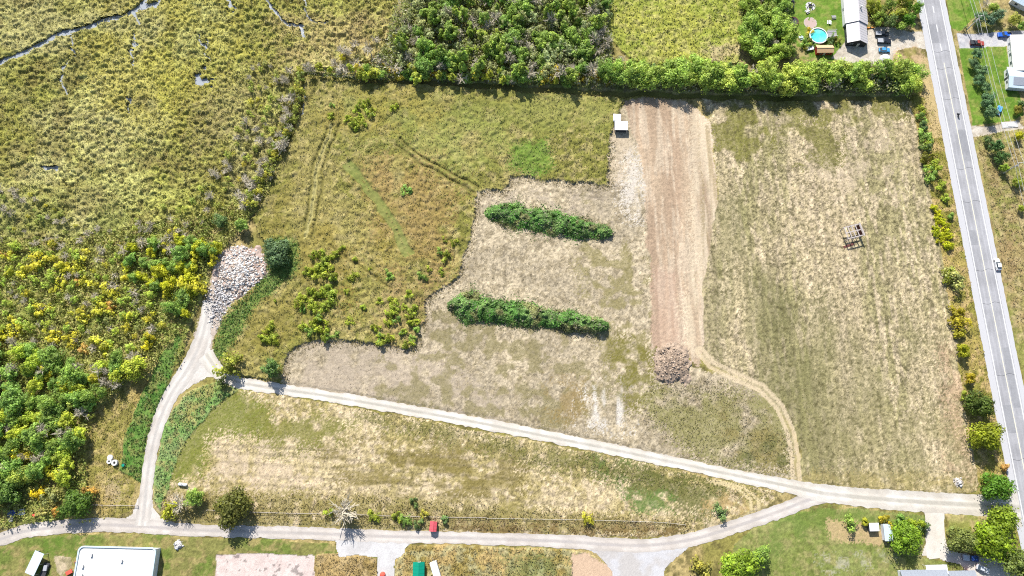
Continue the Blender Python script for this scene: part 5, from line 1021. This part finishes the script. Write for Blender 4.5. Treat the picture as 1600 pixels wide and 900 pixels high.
# timber frame
e = empty('timber_frame', at(1327, 366), R(14), 'weathered open timber frame with a red brown side standing in the hayfield', 'timber frame')
for x in (-3.0, 0.0, 3.0):
    for y in (-2.2, 2.2): MB().box((x, y, 1.6), (0.26, 0.26, 3.2)).build('post', M['wood'], e)
for y in (-2.3, -0.0, 2.3): MB().box((0, y, 3.3), (6.6, 0.36, 0.24)).build('beam', M['wood'], e)
for x in (-3.0, -1.5, 0, 1.5, 3.15): MB().box((x, 0, 3.46), (0.34, 5.0, 0.1)).build('rafter', M['wood'], e)
for j in range(5): MB().box((3.18, 0, 0.4+j*0.58), (0.08, 4.5, 0.54)).build('side_board', M['redbrown'], e)
MB().box((3.4, 0.0, 3.62), (0.5, 5.4, 0.1)).build('top_board', M['wood'], e)
for x in (-2.2, 0.6): MB().bar((x, -2.2, 0.2), (x+1.4, -2.2, 3.1), 0.1).build('brace', M['wood'], e)
MB().box((-2.0, -4.3, 0.16), (4.4, 0.9, 0.1), 0.1).build('fallen_board', M['redbrown'], e)

def mound(name, px, py, rx, ry, h, col1, col2, label, cat, seed, lump=0.35, n=60):
    u = np.linspace(-1, 1, n); a, b = np.meshgrid(u, u); rr = np.hypot(a, b); x0, y0 = G(px, py)
    edge = 0.92+(fbm(a*3, b*3, 1, seed, 3)-0.5)*0.9
    z = h*np.clip(1-(rr/edge)**2, -0.05, 1)**0.8 if False else h*np.clip(1-(rr/edge)**2.2, 0, 1)
    z = z+np.where(z > 0.02, lump*(fbm(a*rx, b*ry, 1.3, seed+3, 3)-0.4), -0.1)
    x = x0+a*rx; y = y0+b*ry; V = np.stack([x, y, z], -1).reshape(-1, 3)
    c = mix(np.broadcast_to(col1, (n*n, 3)), np.broadcast_to(col2, (n*n, 3)), sstep(0.4, 0.6, fbm(x.ravel(), y.ravel(), 2.5, seed+5, 3)))*(0.75+0.5*rng.random((n*n, 1)))
    idx = np.arange(n*n).reshape(n, n); keep = (z[:-1, :-1] > -0.05) | (z[1:, 1:] > -0.05)
    F = np.stack([idx[:-1, :-1], idx[:-1, 1:], idx[1:, 1:], idx[1:, :-1]], -1)[keep]
    o = obj(name, mesh_np(name, V, F, c), M['soil']); tag(o, label, cat)
    def zf(p0, p1):
        i_, j_ = int(round((p1+1)/2*(n-1))), int(round((p0+1)/2*(n-1)))
        return float(max(z[i_, j_], 0.05)) if 0 <= i_ < n and 0 <= j_ < n else 0.05
    return o, (x0, y0, zf)
def clods(name, c, rx, ry, h, n, smin, smax, cols, seed, material, parent, power=2.2):
    r = np.random.default_rng(seed); mb = []; F = []; K = []
    cube = np.array([(-1, -1, -1), (1, -1, -1), (1, 1, -1), (-1, 1, -1), (-1, -1, 1), (1, -1, 1), (1, 1, 1), (-1, 1, 1)], float)
    fc = np.array([(3, 2, 1, 0), (4, 5, 6, 7), (0, 1, 5, 4), (1, 2, 6, 5), (2, 3, 7, 6), (3, 0, 4, 7)])
    for i in range(n):
        p = r.normal(size=2)*0.42
        if np.hypot(*p) > 1: continue
        z = c[2](p[0], p[1]) if len(c) > 2 else h*(1-np.hypot(*p)**power)*0.5; s = smin*(smax/smin)**(r.random()**1.8)*np.array([1, r.uniform(0.5, 1), r.uniform(0.3, 0.7)])
        Rm = np.array(Matrix.Rotation(r.random()*6.28, 3, 'Z') @ Matrix.Rotation(r.normal()*0.4, 3, 'X') @ Matrix.Rotation(r.normal()*0.4, 3, 'Y'))
        v = (cube*(0.75+0.5*r.random((8, 3)))*s/2)@Rm.T+np.array([c[0]+p[0]*rx, c[1]+p[1]*ry, z])
        F.append(fc+len(mb)*8); mb.append(v); K.append(np.repeat([cols[r.integers(len(cols))]*(0.75+0.5*r.random())], 8, axis=0))
    o = obj(name, mesh_np(name, np.concatenate(mb), np.concatenate(F), np.clip(np.concatenate(K), 0.01, 0.6)), material); o['kind'] = 'stuff'; o.parent = parent; return o
o, c_ = mound('dirt_pile', 1049, 570, 7.6, 8.4, 1.9, C(190, 168, 146), C(164, 144, 124), 'brown heap of bare soil at the end of the dirt strip', 'soil heap', 401)
clods('clods', c_, 7.6, 8.4, 1.9, 1100, 0.12, 0.8, [C(190, 168, 146), C(164, 144, 124), C(204, 182, 160)], 402, M['soil'], o)
o, c_ = mound('rubble_heap', 374, 426, 10.2, 11.5, 1.8, C(212, 190, 176), C(190, 164, 150), 'heap of broken pale concrete at the end of the gravel track', 'rubble heap', 403, 0.5)
clods('concrete_chunks', c_, 10.4, 11.7, 2.3, 3800, 0.13, 0.95, [C(250, 246, 240), C(240, 234, 226), C(222, 214, 206), C(206, 184, 164)], 404, M['soil'], o)
c2 = G(346, 470); clods('concrete_chunks', c2, 7.0, 12.0, 0.7, 900, 0.2, 0.8, [C(236, 233, 230), C(222, 218, 214), C(196, 190, 188)], 405, M['soil'], o)
o, c_ = mound('stone_heap', 1497, 754, 1.8, 2.1, 0.6, C(216, 206, 190), C(190, 176, 156), 'small heap of pale stones in the hayfield corner', 'stone heap', 406, 0.2, 24)
clods('stones', c_, 1.8, 2.1, 0.6, 60, 0.3, 0.9, [C(236, 232, 226), C(210, 200, 190)], 407, M['soil'], o)
o, c_ = mound('white_rock_heap', 279, 851, 1.8, 1.6, 0.7, C(230, 228, 224), C(206, 202, 196), 'white rock heap on the lawn by the white roof', 'rock heap', 408, 0.3, 20)
clods('stones', c_, 1.8, 1.6, 0.7, 30, 0.5, 1.1, [C(240, 238, 234), C(214, 210, 206)], 409, M['soil'], o)

def berm(pts, wid, h, label, seed):
    L0 = GP(pts); L = resample(L0, 0.8); n = len(L); T = np.gradient(L, axis=0); T /= np.hypot(*T.T)[:, None]; N = np.stack([-T[:, 1], T[:, 0]], 1)
    s = np.linspace(0, 1, n); W = np.interp(s, np.linspace(0, 1, len(wid)), wid); end = np.clip(np.minimum(s, 1-s)*n*0.8/3.2, 0, 1)**0.5
    W = W*np.maximum(np.clip(np.minimum(s, 1-s)*n*0.8/6.0, 0, 1)**0.6, 0.2)*(0.6+0.75*fbm(s*n*0.8, s*0, 5.0, seed+3, 2)); H = h*np.maximum(end, 0.2)*(0.55+0.8*fbm(s*n*0.8, s*0+9, 5.0, seed+4, 2))
    e = empty('overgrown_berm', (float(L[n//2][0]), float(L[n//2][1]), 0), 0, label, 'hedge', 'overgrown berms in the cleared field'); ox, oy = L[n//2]
    a = np.linspace(-1, 1, 13); V = []
    for t in a: V.append(np.c_[L+N*(W*t)[:, None]-np.array([ox, oy]), H*np.cos(t*math.pi/2)**0.8-0.12])
    V = np.array(V); idx = np.arange(13*n).reshape(13, n); F = np.stack([idx[:-1, :-1], idx[:-1, 1:], idx[1:, 1:], idx[1:, :-1]], -1).reshape(-1, 4)
    o = obj('mound', mesh_np('mound', V.reshape(-1, 3), F[:, ::-1], np.broadcast_to(C(104, 110, 64), (13*n, 3))), M['soil'], e)
    r = np.random.default_rng(seed); k = int(15000*(s.size*0.8/48)); i = r.integers(0, n, k); t = np.clip(r.normal(size=k)*0.55, -1.05, 1.05); t = np.where(r.random(k) < 0.75, r.uniform(-1.03, 1.03, k), t)
    x = L[i, 0]+N[i, 0]*W[i]*t+r.normal(size=k)*0.55; y = L[i, 1]+N[i, 1]*W[i]*t+r.normal(size=k)*0.55
    sk = r.random(k) < 0.10; t = np.where(sk, np.sign(t)*(1.0+0.55*r.random(k)), t); jx_, jy_ = r.normal(size=(2, k))*0.8; x = np.where(sk, L[i, 0]+N[i, 0]*W[i]*t+jx_, x); y = np.where(sk, L[i, 1]+N[i, 1]*W[i]*t+jy_, y)
    lump = fbm(x, y, 2.0, seed, 2)
    z = H[i]*np.clip(np.cos(t*math.pi/2), 0, 1)**0.8-0.1+sstep(0.25, 0.75, lump)*1.5*np.where(np.abs(t) > 1, 0.06, np.clip(1-np.abs(t)**3, 0.15, 1))+r.random(k)*0.15
    g = mix(np.broadcast_to(C(118, 172, 76), (k, 3)), np.broadcast_to(C(158, 196, 108), (k, 3)), sstep(0.3, 0.7, fbm(x, y, 3.5, seed+1, 3)))
    br = sstep(0.56, 0.68, fbm(x, y, 4.5, seed+2, 3)); g = mix(g, np.broadcast_to(C(176, 170, 112), (k, 3)), br*0.8)*(0.6+0.8*r.random((k, 1))); g = g*(0.7+0.6*sstep(0.3, 0.7, fbm(x, y, 2.6, seed+6, 2)))[:, None]; dd_ = r.random(k) < 0.06; g[dd_] = C(196, 184, 160)
    nn = np.c_[N[i]*t[:, None], 0.7*np.ones(k)]
    f = obj('foliage', quads_mesh('foliage', leaves(np.c_[x-ox, y-oy, z], 0.6, 0.2, 0.7, seed, nn), g), M['leaf'], e); f['kind'] = 'stuff'
berm([(762, 333), (790, 336), (820, 341), (850, 346), (885, 353), (920, 360), (952, 364)], [4.6, 5.0, 4.9, 4.5, 4.0, 3.4], 2.2, 'upper long green overgrown berm in the cleared field', 501)
berm([(705, 478), (730, 480), (760, 485), (800, 490), (850, 496), (900, 505), (946, 511)], [5.4, 5.2, 4.4, 4.0, 3.9, 3.4], 2.2, 'lower long green overgrown berm in the cleared field', 502)

# --- west and south
def ring(px, py, label, r=1.05, h=0.9):
    e = empty('concrete_ring', at(px, py, h*0.6), 0, label, 'concrete ring', 'concrete rings in the weeds')
    MB().lathe([(r, 0), (r, h), (r*0.45, h), (r*0.45, 0.1)], n=22, cap=False).build('ring_body', M['concrete'], e); MB().lathe([(r*0.44, 0.05), (r*0.44, 0.1)], n=16).build('dark_base', M['sid_d'], e)
ring(171, 721, 'smaller pale concrete ring left of its pair in the weeds', 0.85); ring(179.5, 723, 'larger pale concrete ring with dark hole in the weeds', 1.05, 1.2)
e = empty('round_slab', at(173.5, 715), 0, 'pale round concrete slab above the two rings', 'slab'); MB().lathe([(1.0, 0.3), (1.0, 0.75), (0.85, 0.85), (0.2, 0.9)], n=22).build('disc', M['concrete'], e); MB().lathe([(0.12, 0.85), (0.12, 1.0)], n=10).build('knob', M['stone'], e)
e = empty('green_barrel', at(195, 727), 0, 'dark green barrel among the green weeds', 'barrel'); MB().lathe([(0.62, 0), (0.68, 0.5), (0.62, 1.1), (0.5, 1.15)], n=18).build('drum', M['sid_d'], e); MB().lathe([(0.5, 1.15), (0.5, 1.2)], n=18).build('drum_lid', M['green'], e)
e = empty('white_tank', at(287, 757), R(-6), 'white horizontal tank lying in the grass above a bush', 'tank')
MB().bar((-1.3, 0, 0.75), (1.3, 0, 0.75), 0.55, 0.55, 16).build('shell', M['white'], e, smooth=False)
for s in (-1, 1): MB().bar((s*1.3, 0, 0.75), (s*1.62, 0, 0.75), 0.55, 0.22, 16).build('end_cap', M['white'], e); MB().box((s*0.8, 0, 0.18), (0.2, 0.9, 0.36)).build('saddle', M['concrete'], e)
MB().lathe([(0.18, 1.28), (0.18, 1.42)], n=10).build('valve', M['sid_d'], e)
def fence(pts, label, railm, step=3.0, h=1.15, rails=(0.55, 1.05), thick=0.06):
    L = GP(pts); S = resample(L, step); o0 = S[0]; e = empty('rail_fence', (o0[0], o0[1], 0), 0, label, 'fence', 'fences above the lower road'); S = S-o0
    for p in S: MB().box((p[0], p[1], h/2), (0.15, 0.15, h+0.1)).build('post', railm, e)
    for z in rails:
        for a, b in zip(S[:-1], S[1:]): MB().bar((a[0], a[1]+0.1, z), (b[0], b[1]+0.1, z), thick, thick, 4).build('rail', railm, e)
fence([(146, 789), (180, 790), (216, 790)], 'short pale rail fence left of the gravel track', M['wood'])
fence([(325, 797), (400, 800.5), (450, 802), (500, 803)], 'pale rail fence between the olive tree and the large bare tree', M['wood'])
fence([(556, 804), (600, 806), (680, 808), (760, 809)], 'pale rail fence passing behind the red roofed shed', M['wood'])
fence([(762, 810), (850, 811.5), (930, 813), (1000, 815), (1040, 817), (1070, 820)], 'thin weathered fence along the eastern end of the lower field', M['pole'], 3.0, 1.0, (0.5, 0.95), 0.04)
gable('red_roofed_shed', 'small red roofed shed at the edge of the lower road', 'shed', at(677, 822.5, 1.6), R(86), 3.1, 2.2, 1.7, 0.45, M['redwall'], M['redroof'], 0.12, [], ('c', 0.0))
gable('green_shed', 'green metal roofed shed at the bottom edge', 'shed', at(654, 895, 2.4), R(91), 6.4, 3.5, 2.2, 0.8, M['green'], M['green'], 0.2, [], ('d', 0.0))
e = empty('white_box_trailer', at(682, 897, 2.2), R(109), 'long white box trailer beside the green shed', 'trailer'); MB().box((0, 0, 1.55), (8.2, 2.3, 2.0)).build('box', M['white'], e, bevel=0.05); MB().bar((4.1, 0, 0.6), (5.3, 0, 0.55), 0.09).build('drawbar', M['plastic'], e); MB().box((0, 0, 0.5), (7.8, 1.6, 0.14)).build('chassis', M['sid_d'], e); wheels(e, (-0.6, 0.5), 1.0, 0.36, 0.22)
e = empty('red_tarp_bundle', at(598, 898), 0.2, 'red bundle on the gravel at the bottom edge', 'bundle'); MB().lathe([(1.0, 0), (0.95, 0.5), (0.6, 0.85), (0.1, 0.95)], n=10).build('cover', M['redtarp'], e); MB().bar((-0.9, 0, 0.55), (0.9, 0, 0.6), 0.04).build('rope', M['wood'], e)
# big flat white roof
e = empty('white_roofed_building', at(176, 911, 3.6), R(-1.3), 'large flat white roofed building at the bottom left', 'building')
BL, BW, BH = 25.5, 22.0, 3.6; MB().box((0, -0.0, BH/2), (BL, BW, BH)).build('wall', M['sid_w'], e)
def rounded(hw, hd, r, n=6):
    P = []
    for cx, cy, a0 in ((hw-r, hd-r, 0), (-hw+r, hd-r, 90), (-hw+r, -hd+r, 180), (hw-r, -hd+r, 270)):
        P += [(cx+r*math.cos(R(a0+90*i/n)), cy+r*math.sin(R(a0+90*i/n))) for i in range(n+1)]
    return P
def slab(mb, P, z0, z1):
    n = len(P); mb.add([(x, y, z0) for x, y in P]+[(x, y, z1) for x, y in P], [(i, (i+1) % n, n+(i+1) % n, n+i) for i in range(n)]+[tuple(range(n-1, -1, -1)), tuple(range(n, 2*n))]); return mb
def ringslab(mb, P, Q, z0, z1):
    n = len(P); v = [(x, y, z) for z in (z0, z1) for R_ in (P, Q) for x, y in R_]; f = []
    for i in range(n):
        j = (i+1) % n; f += [(i, j, 2*n+j, 2*n+i), (n+j, n+i, 3*n+i, 3*n+j), (2*n+i, 2*n+j, 3*n+j, 3*n+i), (j, i, n+i, n+j)]
    return mb.add(v, f)
slab(MB(), rounded(BL/2+0.3, BW/2+0.3, 1.6), BH, BH+0.15).build('roof_deck', M['whiteroof'], e)
ringslab(MB(), rounded(BL/2+0.5, BW/2+0.5, 1.7), rounded(BL/2+0.05, BW/2+0.05, 1.3), BH-0.05, BH+0.55).build('parapet', M['blueroof'], e)
for x, y in ((-10.8, 5.0), (-10.6, 2.2), (-8.5, 8.6), (2.0, 7.0)): v = MB().box((x, y, BH+0.4), (0.6, 0.9, 0.5)).build('roof_vent', M['plastic'], e); MB().box((x, y, BH+0.69), (0.75, 1.05, 0.08)).build('vent_cap', M['stone'], e)
for i in range(9): MB().box((-11.2+i*2.8, 0, BH+0.165), (0.14, BW-0.6, 0.03)).build('membrane_seam', M['concrete'], e)
for x in (-8, -3, 3, 8): window(e, (x, BW/2+0.03, 1.9), (1.6, 0.08, 1.1))
ap = sheet('concrete_apron', [(128, 848.5), (257, 852), (252, 985), (243, 985), (243, 858), (130, 855)], 0.04, M['gravel'], (C(232, 226, 220), C(216, 210, 204)), 61, 0.5, 0.02); tag(ap, kind='structure')
# blue roofed open shed
e = empty('open_shed', at(54, 880, 2.6), R(-18), 'open shed with a pale blue metal roof at the bottom left', 'shed')
MB().prism([(-1.8, 2.4), (1.8, 2.75), (1.8, 2.85), (-1.8, 2.5)], -3.7, 3.7, 'y').build('roof', M['blueroof'], e)
for x in (-1.6, 1.6):
    for y in (-3.4, 0, 3.4): MB().box((x, y, 1.2), (0.15, 0.15, 2.44+0.1*x)).build('post', M['wood'], e)
MB().box((-1.68, 0, 1.15), (0.06, 6.9, 2.3)).build('back_wall', M['sid_w'], e)
e = empty('farm_cart', at(70, 890, 0.8), R(-14), 'dark cart of scrap beside the blue roofed shed', 'cart'); MB().box((0, 0, 0.75), (1.9, 4.4, 0.35)).build('bed', M['sid_d'], e); MB().box((0.2, 0.6, 1.15), (1.2, 1.8, 0.5), 0.2).build('load', M['plastic'], e); MB().bar((0, -2.2, 0.7), (0, -3.4, 0.5), 0.06).build('drawbar', M['plastic'], e); wheels(e, (-0.6, 0.6), 1.0, 0.38, 0.2)
e = empty('red_cart', at(109, 894, 0.5), 0.5, 'red lidded garden cart left of the white roof', 'cart'); MB().prism([(-0.9, 0.5), (0.9, 0.4), (1.1, 1.0), (-1.1, 1.1)], -0.65, 0.65, 'y').build('tub', M['redtarp'], e, bevel=0.06); MB().bar((1.0, 0, 0.9), (1.9, 0, 1.1), 0.04).build('handle', M['plastic'], e); wheels(e, (-0.3,), 0.7, 0.3, 0.15)
e = empty('red_drum', at(119, 879, 0.5), 0, 'small red drum at the corner of the white roof', 'drum'); MB().lathe([(0.4, 0), (0.4, 0.9), (0.3, 0.95)], n=16).build('barrel', M['redtarp'], e); MB().lathe([(0.3, 0.95), (0.3, 1.0)], n=16).build('drum_lid', M['sid_d'], e)
pickup('pickup_truck', 'dark blue pickup with a pale tailgate cover shaded by the trees', at(25, 801, 1.0), R(186), M['dblue'], 6.2, 2.1, cover=M['silver'])
e = empty('white_tub', at(18, 811.5), 0.2, 'white tub on the ground beside the dark blue pickup', 'tub'); MB().lathe([(0.7, 0), (0.95, 0.6), (0.85, 0.6), (0.62, 0.15)], n=20).build('basin', M['white'], e); MB().lathe([(0.84, 0.5), (0.84, 0.52)], n=20).build('tub_cover', M['stone'], e)
e = empty('red_mailbox', at(55, 805, 0.8), 0.3, 'red box on a post above the lower road bend', 'box'); MB().box((0, 0, 0.5), (0.12, 0.12, 1.0)).build('post', M['wood'], e); MB().box((0, 0, 1.3), (1.1, 0.9, 0.7)).build('box', M['redtarp'], e, bevel=0.05)
# --- bottom right garden
flatshed('garden_shed', 'small white roofed shed above the dry garden bed', 'shed', at(1366, 823.5, 2.2), R(1), 2.9, 2.3, 2.0, 2.2, M['sid_d'], M['white'])
flatshed('garden_shed', 'grey white roofed shed half under the round bright tree', 'shed', at(1388, 832, 2.4), R(0), 2.5, 5.2, 2.2, 2.4, M['sid_w'], M['blueroof'])
gable('bungalow', 'grey roofed bungalow cut by the bottom edge', 'house', at(1448, 910, 3.4), R(1), 15.0, 7.0, 2.5, 1.3, M['sid_w'], M['greyroof'], 0.35, [('b', -4, 1.5, 1.2, 1.0), ('b', 2, 1.5, 1.2, 1.0)], ('b', -1.0))
gable('bungalow', 'smaller grey roofed annexe right of the bungalow', 'house', at(1507, 909, 3.0), R(1), 8.6, 6.2, 2.3, 1.0, M['redwall'], M['greyroof'], 0.3, [('b', -1, 1.4, 1.2, 1.0)], ('b', 2.0))
e = empty('white_canopy', at(1464, 890, 2.4), R(1), 'white flat canopy on the lawn side of the bungalow', 'canopy'); MB().prism([(-1.5, 2.5), (1.5, 2.3), (1.5, 2.4), (-1.5, 2.6)], -3.6, 3.6, 'x').build('roof', M['white'], e)
for x in (-3.4, 3.4): MB().box((x, 1.3, 1.15), (0.12, 0.12, 2.3)).build('post', M['sid_w'], e)
pickup('pickup_truck', 'dark blue pickup with a white cab roof shaded by the driveway trees', at(1517, 872, 0.9), R(-5), M['dblue'], 5.4, bedmat=M['silver'], cover=M['silver'])
car('silver_car', 'silver car in the shade at the bottom right', at(1536, 889, 0.7), R(-24), M['silver'], 4.5)
tris = sum(sum(len(p.vertices)-2 for p in m.polygons) if len(m.polygons) < 5000 else len(m.polygons)*2 for m in bpy.data.meshes)
print('TRIS', tris, 'MESHES', len(bpy.data.meshes))
